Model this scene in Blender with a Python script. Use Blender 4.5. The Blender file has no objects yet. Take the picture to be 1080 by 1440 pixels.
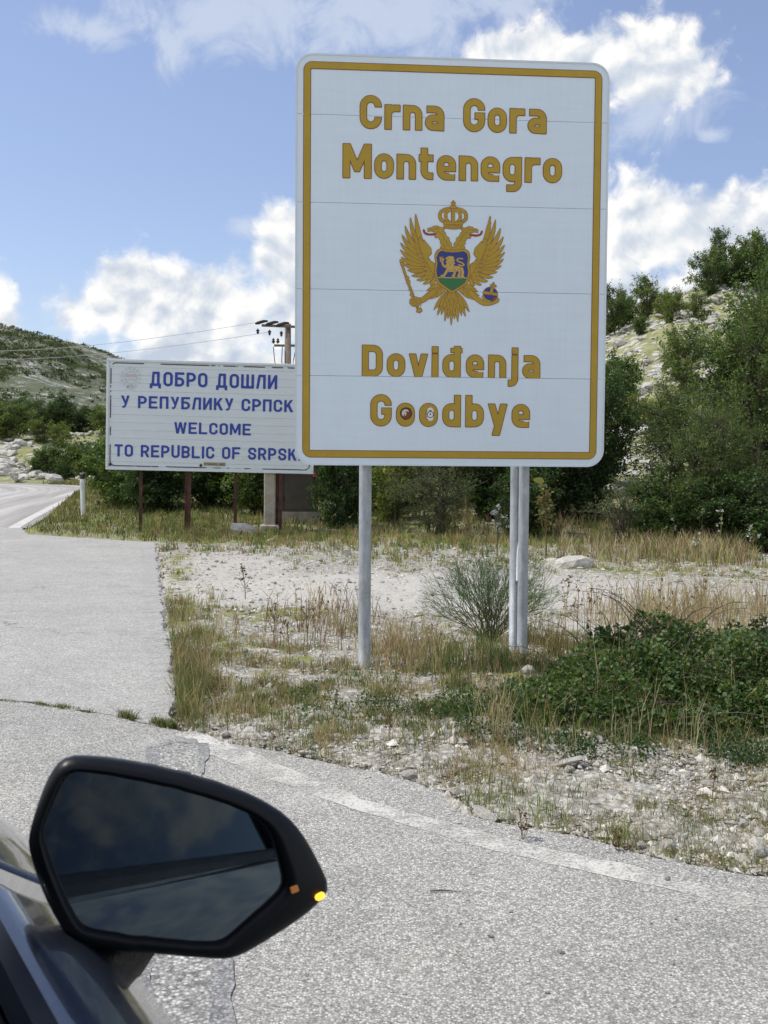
import bpy, math, random
import numpy as np
from mathutils import Vector, Matrix
from mathutils.geometry import tessellate_polygon

rad = math.radians
SC = bpy.context.scene
COL = SC.collection
RNG = np.random.default_rng(7)

# ------------------------------------------------------------------ camera
CAM_H = 1.3
FPX = 1500.0                      # focal length in pixels of a 1080 x 1440 frame
PITCH = math.atan(70 / 1500)
ROLL = rad(0.4)
cam_d = bpy.data.cameras.new('camera')
cam = bpy.data.objects.new('camera', cam_d)
COL.objects.link(cam)
cam_d.sensor_fit = 'VERTICAL'
cam_d.sensor_height = 36
cam_d.lens = 36 * FPX / 1440
cam_d.clip_start = 0.02
cam_d.clip_end = 9000
CAM_M = Matrix.Translation((0, 0, CAM_H)) @ Matrix.Rotation(rad(90) - PITCH, 4, 'X') @ Matrix.Rotation(ROLL, 4, 'Z')
cam.matrix_world = CAM_M
cam_d.dof.use_dof = True
cam_d.dof.focus_distance = 6.6
cam_d.dof.aperture_fstop = 22
SC.camera = cam

# ------------------------------------------------------------------ light
SUN_EL, SUN_AZ = rad(57), rad(-79)    # azimuth clockwise from +Y: the sun stands to the left, a little behind the sign
SC.view_settings.view_transform = 'Standard'
SC.view_settings.look = 'None'
SC.view_settings.gamma = 1
SC.view_settings.use_curve_mapping = False
SC.view_settings.exposure = 0.24
sun_d = bpy.data.lights.new('sun', 'SUN')
sun_d.energy = 2.9
sun_d.angle = rad(0.6)
sun_d.color = (1.0, 0.955, 0.88)
sun = bpy.data.objects.new('sun', sun_d)
COL.objects.link(sun)
sv = Vector((math.sin(SUN_AZ) * math.cos(SUN_EL), math.cos(SUN_AZ) * math.cos(SUN_EL), math.sin(SUN_EL)))
sun.rotation_euler = sv.to_track_quat('Z', 'Y').to_euler()
sun.location = (0, 0, 50)


class NT:
    """small helper to write node trees as expressions"""
    def __init__(s, tree):
        s.t = tree; s.n = tree.nodes; s.l = tree.links

    def node(s, kind, **kw):
        n = s.n.new(kind)
        for k, v in kw.items():
            setattr(n, k, v)
        return n

    def put(s, sock, v):
        if v is None: return
        if isinstance(v, bpy.types.NodeSocket): s.l.new(v, sock)
        elif isinstance(v, (tuple, list)) and len(v) == 3 and sock.type == 'RGBA': sock.default_value = (*v, 1)
        else: sock.default_value = v

    def math(s, op, a, b=None, c=None, clamp=False):
        n = s.node('ShaderNodeMath', operation=op, use_clamp=clamp)
        for i, v in enumerate((a, b, c)): s.put(n.inputs[i], v)
        return n.outputs[0]

    def add(s, a, b): return s.math('ADD', a, b)
    def sub(s, a, b): return s.math('SUBTRACT', a, b)
    def mul(s, a, b): return s.math('MULTIPLY', a, b)
    def mx(s, a, b): return s.math('MAXIMUM', a, b)
    def mn(s, a, b): return s.math('MINIMUM', a, b)

    def vmath(s, op, a, b=None, scale=None):
        n = s.node('ShaderNodeVectorMath', operation=op)
        s.put(n.inputs[0], a); s.put(n.inputs[1], b)
        if scale is not None: s.put(n.inputs[3], scale)
        return n.outputs[1] if op in ('LENGTH', 'DOT_PRODUCT', 'DISTANCE') else n.outputs[0]

    def step(s, v, lo, hi, a=0.0, b=1.0):
        n = s.node('ShaderNodeMapRange', interpolation_type='SMOOTHSTEP')
        for i, x in enumerate((v, lo, hi, a, b)): s.put(n.inputs[i], x)
        return n.outputs[0]

    def noise(s, vec, scale, detail=3, rough=0.5, dist=0.0, out=0, dim='3D'):
        n = s.node('ShaderNodeTexNoise', noise_dimensions=dim)
        s.put(n.inputs['Vector'], vec); n.inputs['Scale'].default_value = scale
        n.inputs['Detail'].default_value = detail; n.inputs['Roughness'].default_value = rough
        n.inputs['Distortion'].default_value = dist
        return n.outputs[out]

    def voro(s, vec, scale, feature='F1', out='Distance', rnd=1.0):
        n = s.node('ShaderNodeTexVoronoi', feature=feature)
        s.put(n.inputs['Vector'], vec); n.inputs['Scale'].default_value = scale
        n.inputs['Randomness'].default_value = rnd
        return n.outputs[out]

    def mix(s, f, a, b, blend='MIX'):
        n = s.node('ShaderNodeMix', data_type='RGBA', blend_type=blend)
        s.put(n.inputs[0], f); s.put(n.inputs[6], a); s.put(n.inputs[7], b)
        return n.outputs[2]

    def ramp(s, f, stops, interp='LINEAR'):
        n = s.node('ShaderNodeValToRGB')
        n.color_ramp.interpolation = interp
        el = n.color_ramp.elements
        while len(el) < len(stops): el.new(0.5)
        for e, (p, c) in zip(el, stops):
            e.position = p; e.color = (*c, 1) if isinstance(c, tuple) else (c, c, c, 1)
        s.put(n.inputs[0], f)
        return n.outputs[0]

    def xyz(s, v):
        n = s.node('ShaderNodeSeparateXYZ'); s.put(n.inputs[0], v); return n.outputs

    def cxyz(s, x, y, z):
        n = s.node('ShaderNodeCombineXYZ')
        for i, v in enumerate((x, y, z)): s.put(n.inputs[i], v)
        return n.outputs[0]


def ray(px, py):
    d = CAM_M.to_3x3() @ Vector(((px - 540) / FPX, (720 - py) / FPX, -1))
    return d / d.y


# ------------------------------------------------------------------ sky with clouds (by direction of the world)
world = bpy.data.worlds.new('World')
SC.world = world
world.use_nodes = True
w = NT(world.node_tree)
w.n.clear()
sky = w.node('ShaderNodeTexSky', sky_type='NISHITA')
sky.sun_disc = False
sky.sun_elevation = SUN_EL
sky.sun_rotation = SUN_AZ
sky.air_density = 1.0
sky.dust_density = 1.2
sky.ozone_density = 2.2
sky.altitude = 400
gen = w.node('ShaderNodeTexCoord').outputs['Generated']
dx, dy, dz = w.xyz(gen)
az = w.math('ARCTAN2', dx, dy)
el = w.math('ARCSINE', dz)
p2 = w.cxyz(w.mul(az, 1.0), el, 0.0)
n_big = w.noise(p2, 11.0, 9, 0.60, 0.25)
n_fine = w.noise(p2, 52.0, 8, 0.65, 0.5)
bil = w.voro(w.vmath('ADD', p2, w.vmath('SCALE', w.noise(p2, 9.0, 4, 0.6, 0, 1), None, 0.05)), 46.0, 'SMOOTH_F1')


def direction(px, py):
    d = ray(px, py).normalized()
    return math.atan2(d.x, d.y), math.asin(d.z)


def blobs(lst):
    out = None
    for (px, py, rx, ry) in lst:
        a, e = direction(px, py)
        q = w.vmath('MULTIPLY', w.vmath('SUBTRACT', p2, (a, e, 0)), (FPX / rx, FPX / ry, 0))
        f = w.sub(1.0, w.vmath('LENGTH', q))
        out = f if out is None else w.math('SMOOTH_MAX', out, f, 0.25)
    return out


cum = blobs([(270, 440, 175, 85), (185, 425, 60, 70), (395, 350, 45, 62), (420, 420, 90, 90), (-20, 440, 45, 75), (60, 520, 170, 38),
             (300, 520, 260, 40), (890, 320, 75, 85), (985, 335, 95, 62), (1100, 320, 90, 85), (930, 415, 110, 38), (640, 330, 200, 150),
             (905, 95, 95, 72), (960, 105, 60, 45), (830, 90, 80, 50), (745, 95, 75, 62), (690, 75, 60, 30), (1250, 400, 160, 70),
             (-200, 380, 130, 80)])
veil = blobs([(420, 5, 240, 75), (240, 70, 34, 55), (130, 45, 70, 26), (560, 20, 200, 75), (300, 15, 150, 55), (345, 320, 34, 20),
              (930, 160, 90, 55), (1000, 190, 30, 16), (700, 10, 110, 40)])
# beyond the part of the sky in the frame: the same kind of scattered cloud, its unseen cover raised to add fill light
far_mask = w.mx(w.step(w.math('ABSOLUTE', w.add(az, -0.02)), 0.42, 0.6), w.step(el, 0.5, 0.65))
gen_c = w.mul(w.add(w.mul(w.sub(w.noise(gen, 2.6, 3, 0.5), 0.47), 5.0), w.mul(w.sub(0.35, dz), 0.4)), 1.0)
cum = w.mx(cum, w.sub(w.mul(w.add(gen_c, 2.0), far_mask), 2.0))
det = w.add(w.mul(w.sub(n_big, 0.5), 1.7), w.add(w.mul(w.sub(n_fine, 0.5), 0.75), w.mul(w.sub(0.45, bil), 0.5)))
dens = w.add(cum, det)
a_c = w.step(dens, -0.06, 0.42)
a_v = w.mul(w.step(w.add(veil, w.add(w.mul(w.sub(w.noise(p2, 17.0, 9, 0.66, 0.5), 0.5), 3.2), -0.02)), -0.1, 0.9), 0.72)
# cloud brightness: sunlit knobs, blue-grey hollows and bases
up = w.vmath('ADD', p2, (-0.006, 0.011, 0))
rel = w.sub(w.noise(p2, 13.0, 7, 0.55, 0.4), w.noise(up, 13.0, 7, 0.55, 0.4))
bil2 = w.voro(w.vmath('ADD', up, w.vmath('SCALE', w.noise(up, 9.0, 4, 0.6, 0, 1), None, 0.05)), 46.0, 'SMOOTH_F1')
lum = w.add(w.mul(rel, 3.4), w.add(w.mul(w.sub(bil2, bil), 0.9), 0.72))
lum = w.sub(lum, w.mul(w.step(dens, 0.15, 1.1), 0.34))
c_cum = w.ramp(lum, [(0.05, (0.47, 0.53, 0.63)), (0.4, (0.60, 0.645, 0.71)), (0.66, (0.76, 0.775, 0.79)), (0.95, (0.93, 0.905, 0.87))])
skc = w.node('ShaderNodeVectorMath', operation='SCALE'); w.l.new(sky.outputs[0], skc.inputs[0]); skc.inputs[3].default_value = 0.115
sky_c = w.vmath('ADD', w.vmath('MULTIPLY', skc.outputs[0], (.95, .90, .92)), (0.075, 0.084, 0.125))
c1 = w.mix(a_v, sky_c, (0.56, 0.62, 0.73))
c2 = w.mix(a_c, c1, c_cum)
bg = w.node('ShaderNodeBackground')
w.l.new(c2, bg.inputs[0])
bg.inputs[1].default_value = 1.0
wo = w.node('ShaderNodeOutputWorld')
w.l.new(bg.outputs[0], wo.inputs[0])

# ------------------------------------------------------------------ bookkeeping


def tag(o, label=None, cat=None, group=None, kind=None):
    if label: o['label'] = label
    if cat: o['category'] = cat
    if group: o['group'] = group
    if kind: o['kind'] = kind
    return o


def empty(name, loc=(0, 0, 0), rz=0.0):
    o = bpy.data.objects.new(name, None)
    o.empty_display_size = 0.2
    COL.objects.link(o)
    o.location = loc; o.rotation_euler = (0, 0, rz)
    return o


def link(name, me, mat=None, parent=None):
    o = bpy.data.objects.new(name, me)
    COL.objects.link(o)
    if mat is not None and not me.materials:
        me.materials.append(mat)
    if parent is not None: o.parent = parent
    return o


def copy_tree(o, parent=None):
    c = o.copy(); COL.objects.link(c); c.parent = parent
    for ch in list(o.children):
        copy_tree(ch, c)
    return c


class MB:
    """collects vertices, faces, a colour per vertex and a material slot per face; builds ONE mesh"""
    def __init__(s):
        s.V = []; s.F = []; s.C = []; s.M = []; s.n = 0

    def add(s, V, F, col=None, mi=0):
        V = np.asarray(V, float)
        if not isinstance(F, list) or (len(F) and not isinstance(F[0], np.ndarray)):
            groups = {}
            for f in F: groups.setdefault(len(f), []).append(f)
            F = [np.array(g) for g in groups.values()]
        for g in F:
            if len(g):
                s.F.append(g + s.n); s.M.append(np.full(len(g), mi))
        if col is not None:
            c = np.asarray(col, float)
            if c.ndim == 1: c = np.tile(c, (len(V), 1))
            s.C.append(c)
        elif s.C is not None:
            s.C.append(np.full((len(V), 3), 0.5))
        s.V.append(V); s.n += len(V)
        return s

    def mesh(s, name, mats=(), smooth=False):
        me = bpy.data.meshes.new(name)
        V = np.concatenate(s.V)
        me.vertices.add(len(V)); me.vertices.foreach_set('co', V.ravel())
        sizes = np.concatenate([np.full(len(g), g.shape[1]) for g in s.F])
        idx = np.concatenate([g.ravel() for g in s.F])
        me.loops.add(len(idx)); me.loops.foreach_set('vertex_index', idx.astype(np.int32))
        me.polygons.add(len(sizes))
        st = np.concatenate([[0], np.cumsum(sizes)[:-1]]).astype(np.int32)
        me.polygons.foreach_set('loop_start', st)
        me.polygons.foreach_set('material_index', np.concatenate(s.M).astype(np.int32))
        me.polygons.foreach_set('use_smooth', np.full(len(sizes), smooth))
        C = np.concatenate(s.C)
        a = me.color_attributes.new('Col', 'FLOAT_COLOR', 'POINT')
        a.data.foreach_set('color', np.concatenate([C, np.ones((len(C), 1))], 1).astype(np.float32).ravel())
        me.update(calc_edges=True); me.validate()
        for m in mats: me.materials.append(m)
        return me

    def build(s, name, mat, parent=None, smooth=False):
        return link(name, s.mesh(name, mat if isinstance(mat, (list, tuple)) else [mat], smooth), None, parent)

    def box(s, c, d, rot=None, col=None, mi=0, bev=0.0):
        x, y, z = np.array(d) / 2
        if bev:
            b = bev
            V = []
            for sx in (-1, 1):
                for sy in (-1, 1):
                    for sz in (-1, 1):
                        V += [(sx * x, sy * (y - b), sz * (z - b)), (sx * (x - b), sy * y, sz * (z - b)), (sx * (x - b), sy * (y - b), sz * z)]
            V = np.array(V)
            i = lambda a, b_, c_, k: ((a * 2 + b_) * 2 + c_) * 3 + k
            F = [(i(0, 0, 0, 0), i(0, 0, 1, 0), i(0, 1, 1, 0), i(0, 1, 0, 0)), (i(1, 0, 0, 0), i(1, 1, 0, 0), i(1, 1, 1, 0), i(1, 0, 1, 0)),
                 (i(0, 0, 0, 1), i(1, 0, 0, 1), i(1, 0, 1, 1), i(0, 0, 1, 1)), (i(0, 1, 0, 1), i(0, 1, 1, 1), i(1, 1, 1, 1), i(1, 1, 0, 1)),
                 (i(0, 0, 0, 2), i(0, 1, 0, 2), i(1, 1, 0, 2), i(1, 0, 0, 2)), (i(0, 0, 1, 2), i(1, 0, 1, 2), i(1, 1, 1, 2), i(0, 1, 1, 2))]
            for a in (0, 1):
                for b_ in (0, 1):
                    F += [(i(a, b_, 0, 0), i(a, b_, 1, 0), i(a, b_, 1, 1), i(a, b_, 0, 1)), (i(a, 0, b_, 0), i(a, 1, b_, 0), i(a, 1, b_, 2), i(a, 0, b_, 2)),
                          (i(0, a, b_, 1), i(1, a, b_, 1), i(1, a, b_, 2), i(0, a, b_, 2))]
                    for c_ in (0, 1): F.append((i(a, b_, c_, 0), i(a, b_, c_, 1), i(a, b_, c_, 2)))
        else:
            V = np.array([(sx * x, sy * y, sz * z) for sx in (-1, 1) for sy in (-1, 1) for sz in (-1, 1)])
            F = [(0, 1, 3, 2), (4, 6, 7, 5), (0, 4, 5, 1), (2, 3, 7, 6), (0, 2, 6, 4), (1, 5, 7, 3)]
        if rot is not None: V = V @ np.array(rot).T
        return s.add(V + np.array(c), F, col, mi)

    def tube(s, P, R, n=8, caps=True, col=None, mi=0):
        P = np.asarray(P, float)
        R = np.broadcast_to(np.asarray(R, float), (len(P),))
        T = np.gradient(P, axis=0)
        T /= np.linalg.norm(T, axis=1)[:, None] + 1e-12
        ref = np.array([0.0, 0, 1]) if abs(T[:, 2]).mean() < 0.9 else np.array([1.0, 0, 0])
        A = np.cross(T, ref); A /= np.linalg.norm(A, axis=1)[:, None] + 1e-12
        B = np.cross(T, A)
        th = np.arange(n) * 2 * np.pi / n
        V = (P[:, None] + R[:, None, None] * (np.cos(th)[None, :, None] * A[:, None] + np.sin(th)[None, :, None] * B[:, None])).reshape(-1, 3)
        k = len(P)
        i = np.arange(k - 1)[:, None] * n + np.arange(n)[None]
        j = np.arange(k - 1)[:, None] * n + (np.arange(n)[None] + 1) % n
        F = [np.stack([i, j, j + n, i + n], -1).reshape(-1, 4)]
        if caps:
            F.append(np.arange(n)[None]); F.append((np.arange(n) + (k - 1) * n)[None])
        return s.add(V, F, col, mi)


# ------------------------------------------------------------------ numpy noise and terrain helpers
def _h(ix, iy, seed):
    n = (ix * 374761393 + iy * 668265263 + seed * 974711) & 0x7fffffff
    n = ((n ^ (n >> 13)) * 1274126177) & 0x7fffffff
    return ((n ^ (n >> 16)) & 0xffff) / 65535.0


def vn(x, y, seed=0):
    x = np.asarray(x, float); y = np.asarray(y, float)
    ix = np.floor(x).astype(np.int64); iy = np.floor(y).astype(np.int64)
    fx = x - ix; fy = y - iy
    fx = fx * fx * (3 - 2 * fx); fy = fy * fy * (3 - 2 * fy)
    a = _h(ix, iy, seed); b = _h(ix + 1, iy, seed); c = _h(ix, iy + 1, seed); d = _h(ix + 1, iy + 1, seed)
    return (a * (1 - fx) + b * fx) * (1 - fy) + (c * (1 - fx) + d * fx) * fy


def fbm(x, y, seed=0, o=4):
    t = 0; a = 0.5; s = 0
    for k in range(o):
        t = t + a * vn(x * 2 ** k + 17.3 * k, y * 2 ** k - 9.1 * k, seed + k); s += a; a *= 0.5
    return t / s


def sstep(v, a, b):
    t = np.clip((np.asarray(v, float) - a) / (b - a), 0, 1)
    return t * t * (3 - 2 * t)


def sdf_poly(px, py, poly):
    """signed distance to a polygon, negative inside"""
    P = np.asarray(poly, float); Q = np.roll(P, -1, 0)
    d = np.full(np.shape(px), 1e18); s = np.ones(np.shape(px))
    for (x0, y0), (x1, y1) in zip(P, Q):
        ex, ey = x1 - x0, y1 - y0
        wx, wy = px - x0, py - y0
        t = np.clip((wx * ex + wy * ey) / (ex * ex + ey * ey + 1e-18), 0, 1)
        d = np.minimum(d, (wx - ex * t) ** 2 + (wy - ey * t) ** 2)
        c = ((py >= y0) & (py < y1) & (ex * wy > ey * wx)) | ((py < y0) & (py >= y1) & (ex * wy < ey * wx))
        s = np.where(c, -s, s)
    return s * np.sqrt(d)


def sdf_line(px, py, pts, closed=False):
    pts = list(pts) + ([pts[0]] if closed else [])
    d = np.full(np.shape(px), 1e18)
    for (x0, y0), (x1, y1) in zip(pts[:-1], pts[1:]):
        ex, ey = x1 - x0, y1 - y0
        wx, wy = px - x0, py - y0
        t = np.clip((wx * ex + wy * ey) / (ex * ex + ey * ey + 1e-18), 0, 1)
        d = np.minimum(d, (wx - ex * t) ** 2 + (wy - ey * t) ** 2)
    return np.sqrt(d)


def gp(px, py, z=0.0):
    """point of the photograph measured on flat ground"""
    d = ray(px, py)
    k = (z - CAM_H) / d.z
    return (d.x * k, k)


# regions on the ground, measured from the photograph
APRON_EDGE = [(250, 1028), (262, 1031), (300, 1042), (360, 1052), (420, 1064), (480, 1076), (530, 1088), (575, 1098), (628, 1112), (655, 1140), (700, 1156), (750, 1166),
              (800, 1178), (850, 1189), (900, 1199), (950, 1214), (1000, 1222), (1080, 1232)]
apron = [gp(*p) for p in APRON_EDGE]
e0, e1 = apron[-4], apron[-1]
apron += [(3.2, 2.75), (6.5, 1.2), (12, -3.0), (14, -40), (-16, -40), (-16, 5.2)]
CRACK = [(-16, 6.9), gp(-160, 968), gp(0, 985), gp(50, 990), gp(100, 997), gp(165, 1007), gp(215, 1018), gp(245, 1024)]
apron = apron[:-1] + [(x, y - 0.012) for x, y in CRACK]
slab = [(x, y + 0.012) for x, y in CRACK] + [gp(243, 1000), gp(240, 965), gp(238, 935), gp(233, 900), gp(230, 870), gp(225, 830), gp(221, 795), gp(217, 763),
                                             gp(120, 757), gp(40, 751.5), (-6.9, 20.3), (-16, 24), (-16, 12)]
road_r = [(-6.75, 20.3), gp(60, 730), gp(90, 712), gp(110, 701), (-11.8, 43), (-12.6, 47), (-13.6, 51), (-15.6, 54.5), (-18.5, 57.5), (-24, 60.0), (-34, 62.5), (-60, 66)]
road_l = [(-60, 57.5), (-34, 54), (-26, 51.5), (-21.5, 48.5), (-19.2, 45.0), (-17.6, 40), (-16.4, 30), (-16.05, 24.1)]
far_road = road_r + road_l
ALL_ROADS = (apron, slab, far_road)


def road_sdf(x, y):
    d = np.full(np.shape(x), 1e9)
    for r in ALL_ROADS: d = np.minimum(d, sdf_poly(x, y, r))
    return d


def H0(x, y):
    """ground height without the road cut"""
    x = np.asarray(x, float); y = np.asarray(y, float)
    h = (fbm(x * .45, y * .45, 3) - .5) * .12 + (fbm(x * 2.1, y * 2.1, 5) - .5) * .05
    h = h * sstep(np.hypot(x, y), 1, 6) - 0.015
    h += 0.09 * np.exp(-((x - .95) ** 2 + (y - 6.8) ** 2) / .6)
    h += 0.03 * np.exp(-((x + .1) ** 2 + (y - 5.4) ** 2) / 1.5)
    # hill on the right
    A = np.interp(x, [-40, -14, -6, 0, 5, 10, 12.5, 15, 17.5, 20, 24, 32, 60, 200], [0, .3, 1.6, 3.6, 6, 8.4, 9.6, 10.4, 11.4, 11.6, 12.4, 14, 18, 20])
    t = np.clip((y - 18) / 42, 0, 1)
    prof = t ** 1.1 * (1.12 - .12 * t)
    back = 1 - .5 * sstep(y, 62, 130)
    h += A * prof * back
    h += (fbm(x * .3, y * .3, 11, 5) - .5) * 1.8 * sstep(y, 22, 45) * sstep(x, 2, 10)
    # bank on the outside of the bend, left
    L = sstep(-x, -2, 12)
    h += L * (3.6 * sstep(y, 59.5, 84) + (fbm(x * .25, y * .25, 21, 4) - .45) * 1.6 * sstep(y, 60, 70)) * (1 - sstep(y, 150, 220))
    return h


def H(x, y):
    h = H0(x, y)
    near = (np.asarray(y) < 70) & (np.asarray(x) < 16)
    if np.ndim(x) == 0:
        d = road_sdf(np.array([float(x)]), np.array([float(y)]))[0]
        k = float(sstep(d, 0.02, 0.35)) if y < 60 else 1.0
        return float(h) * k + (-0.07 if d < 0.02 else -0.0) * (1 - k)
    d = np.full(np.shape(h), 9.0)
    if near.any(): d[near] = road_sdf(x[near], y[near])
    k = sstep(d, 0.0, 0.30)
    bank = np.where(np.asarray(y) > 55, sstep(d, 0.0, 2.0), k)
    return np.where(d < 0.03, -0.07, h * bank - 0.012 * (1 - k))


def smesh(d, xs, ys):
    """filled region d<0 of a grid as flat polygons (interpolated edges, long runs inside)"""
    V = []; F = []; ids = {}
    inside = d < 0
    ny, nx = d.shape

    def v(x, y):
        k = (round(x, 6), round(y, 6))
        if k not in ids:
            ids[k] = len(V); V.append((x, y))
        return ids[k]
    for j in range(ny - 1):
        cnt = inside[j, :-1].astype(int) + inside[j, 1:] + inside[j + 1, :-1] + inside[j + 1, 1:]
        full = cnt == 4
        if full.any():
            e = np.flatnonzero(np.diff(np.concatenate([[0], full.astype(int), [0]])))
            for a, b in zip(e[::2], e[1::2]):
                F.append((v(xs[a], ys[j]), v(xs[b], ys[j]), v(xs[b], ys[j + 1]), v(xs[a], ys[j + 1])))
        for i in np.flatnonzero((cnt > 0) & (cnt < 4)):
            c = [(xs[i], ys[j], d[j, i]), (xs[i + 1], ys[j], d[j, i + 1]), (xs[i + 1], ys[j + 1], d[j + 1, i + 1]), (xs[i], ys[j + 1], d[j + 1, i])]
            poly = []
            for q in range(4):
                a, b = c[q], c[(q + 1) % 4]
                if a[2] < 0: poly.append(v(a[0], a[1]))
                if (a[2] < 0) != (b[2] < 0):
                    t = a[2] / (a[2] - b[2])
                    poly.append(v(a[0] + (b[0] - a[0]) * t, a[1] + (b[1] - a[1]) * t))
            poly = [p for k, p in enumerate(poly) if p != poly[k - 1]]
            if len(poly) > 2: F.append(tuple(poly))
    return np.array(V).reshape(-1, 2), F


# ------------------------------------------------------------------ materials
def mat(name, build):
    m = bpy.data.materials.new(name)
    m.use_nodes = True
    t = NT(m.node_tree)
    t.n.clear()
    out = t.node('ShaderNodeOutputMaterial')
    r = build(t)
    if isinstance(r, tuple):
        t.l.new(r[0], out.inputs[0]); t.l.new(r[1], out.inputs[2])
    else: t.l.new(r, out.inputs[0])
    return m


def pbsdf(t, col, rough=0.6, metal=0.0, bump=None, bdist=0.01, bstr=1.0, spec=None, coat=None, emis=None):
    p = t.node('ShaderNodeBsdfPrincipled')
    t.put(p.inputs['Base Color'], col); t.put(p.inputs['Roughness'], rough); t.put(p.inputs['Metallic'], metal)
    if spec is not None: p.inputs['Specular IOR Level'].default_value = spec
    if coat: p.inputs['Coat Weight'].default_value = coat; p.inputs['Coat Roughness'].default_value = 0.03
    if emis:
        p.inputs['Emission Color'].default_value = (*emis[0], 1); p.inputs['Emission Strength'].default_value = emis[1]
    if bump is not None:
        b = t.node('ShaderNodeBump'); b.inputs['Distance'].default_value = bdist; b.inputs['Strength'].default_value = bstr
        t.l.new(bump, b.inputs['Height']); t.l.new(b.outputs[0], p.inputs['Normal'])
    return p.outputs[0]


def oc(t): return t.node('ShaderNodeTexCoord').outputs['Object']
def geo(t): return t.node('ShaderNodeNewGeometry').outputs['Position']
def att(t, name='Col'): return t.node('ShaderNodeAttribute', attribute_name=name).outputs['Color']
def orand(t): return t.node('ShaderNodeObjectInfo').outputs['Random']


def plain(name, col, rough=.6, metal=0., var=.12, sc=12., bumpd=0.0, coat=None, spec=None):
    def f(t):
        v = oc(t)
        n = t.noise(v, sc, 5, .6)
        c = t.mix(1.0, col, t.ramp(n, [(.3, 1 - var), (.7, 1 + var)]), 'MULTIPLY')
        r = t.add(rough, t.mul(t.sub(n, .5), .2))
        return pbsdf(t, c, r, metal, n if bumpd else None, bumpd, coat=coat, spec=spec)
    return mat(name, f)


M = {}


def asphalt(name, dark, mid, light, scale=95., patch=.12, tracks=False, warm=0.0):
    def f(t):
        p = geo(t)
        n1 = t.noise(p, .9, 6, .6); n2 = t.noise(p, 6., 5, .6)
        v = t.node('ShaderNodeTexVoronoi', feature='F1'); t.l.new(p, v.inputs['Vector']); v.inputs['Scale'].default_value = scale
        cell = t.xyz(v.outputs['Color'])[0]
        v2 = t.node('ShaderNodeTexVoronoi', feature='F1'); t.l.new(p, v2.inputs['Vector']); v2.inputs['Scale'].default_value = scale * 2.3
        cell2 = t.xyz(v2.outputs['Color'])[1]
        g = t.add(t.mul(cell, .65), t.mul(cell2, .35))
        c = t.ramp(g, [(.06, dark), (.34, mid), (.72, light), (.95, tuple(min(1, k * 1.35) for k in light))])
        ed = t.step(v.outputs['Distance'], .28, .62)
        c = t.mix(t.mul(ed, .55), c, dark)
        c = t.mix(1., c, t.ramp(n1, [(.3, (1 - patch, 1 - patch, 1 - patch * .9)), (.7, (1 + patch, 1 + patch, 1 + patch * .8))]), 'MULTIPLY')
        c = t.mix(1., c, t.ramp(n2, [(.3, .93), (.7, 1.07)]), 'MULTIPLY')
        dk = t.step(t.noise(p, 1.1, 7, .72, .9), .52, .70)
        c = t.mix(t.mul(dk, .38), c, t.mix(1., c, (.68, .68, .68), 'MULTIPLY'))
        br = t.step(t.noise(p, 2.9, 7, .72, .5), .55, .72)
        c = t.mix(t.mul(br, .5), c, t.mix(1., c, (1.04, .98, .87), 'MULTIPLY'))
        st = t.step(t.noise(p, 1.7, 6, .7, .6), .54, .72)
        c = t.mix(t.mul(st, .22), c, (.62, .61, .58))
        # hairline cracks
        wob = t.vmath('ADD', p, t.vmath('SCALE', t.noise(p, 2.2, 5, .7, 0, 1), None, .5))
        ck = t.voro(wob, .55, 'DISTANCE_TO_EDGE')
        ckm = t.mul(t.step(ck, .006, .0), t.step(t.noise(p, .8, 3), .5, .6))
        c = t.mix(t.mul(ckm, .7), c, (.10, .10, .095))
        h = t.add(t.mul(t.sub(1., v.outputs['Distance']), .7), t.mul(cell, .5))
        h = t.sub(h, t.mul(ckm, 1.5))
        return pbsdf(t, c, .92, 0, h, .0035, .9, spec=.25)
    return mat(name, f)


M['asphalt'] = asphalt('weathered asphalt', (.17, .166, .152), (.385, .378, .352), (.62, .607, .567), 135., .10)
M['slab'] = asphalt('pale worn pavement', (.27, .265, .245), (.41, .402, .378), (.55, .54, .51), 90., .08)
M['patch'] = asphalt('dark coarse patch', (.13, .13, .12), (.32, .315, .295), (.57, .56, .53), 85., .15)
M['tar'] = asphalt('tar seal', (.15, .15, .148), (.28, .28, .275), (.44, .44, .43), 110., .2)


def f_far(t):
    p = geo(t)
    a = t.xyz(att(t))
    n = t.noise(p, .5, 5, .6); n2 = t.noise(p, 8., 4, .7)
    band = t.noise(t.cxyz(t.mul(a[0], 9.), t.mul(a[1], .5), 0.), 1., 4, .6)
    c = t.ramp(band, [(.3, (.25, .24, .23)), (.48, (.38, .365, .34)), (.64, (.56, .54, .51))])
    c = t.mix(1., c, t.ramp(n2, [(.3, .9), (.7, 1.1)]), 'MULTIPLY')
    return pbsdf(t, c, .9, spec=.25)


M['far_road'] = mat('bend asphalt with pale wheel tracks', f_far)


def f_paint(t):
    p = geo(t)
    n = t.noise(p, 9., 7, .75); v = t.voro(p, 95.)
    n3 = t.noise(p, 2.2, 4, .6)
    wear = t.step(t.add(t.add(t.add(t.mul(n, .7), t.mul(v, .25)), t.mul(n3, .45)), t.step(t.xyz(p)[0], -.3, .9, -.06, 0.)), .53, .86)
    c = t.mix(t.noise(p, 3., 4), (.64, .635, .61), (.60, .58, .50))
    s = pbsdf(t, c, .8, 0, t.sub(1., v), .003, .8)
    tr = t.node('ShaderNodeBsdfTransparent')
    m = t.node('ShaderNodeMixShader'); t.l.new(wear, m.inputs[0]); t.l.new(s, m.inputs[1]); t.l.new(tr.outputs[0], m.inputs[2])
    return m.outputs[0]


M['paint'] = mat('worn road paint', f_paint)


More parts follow.
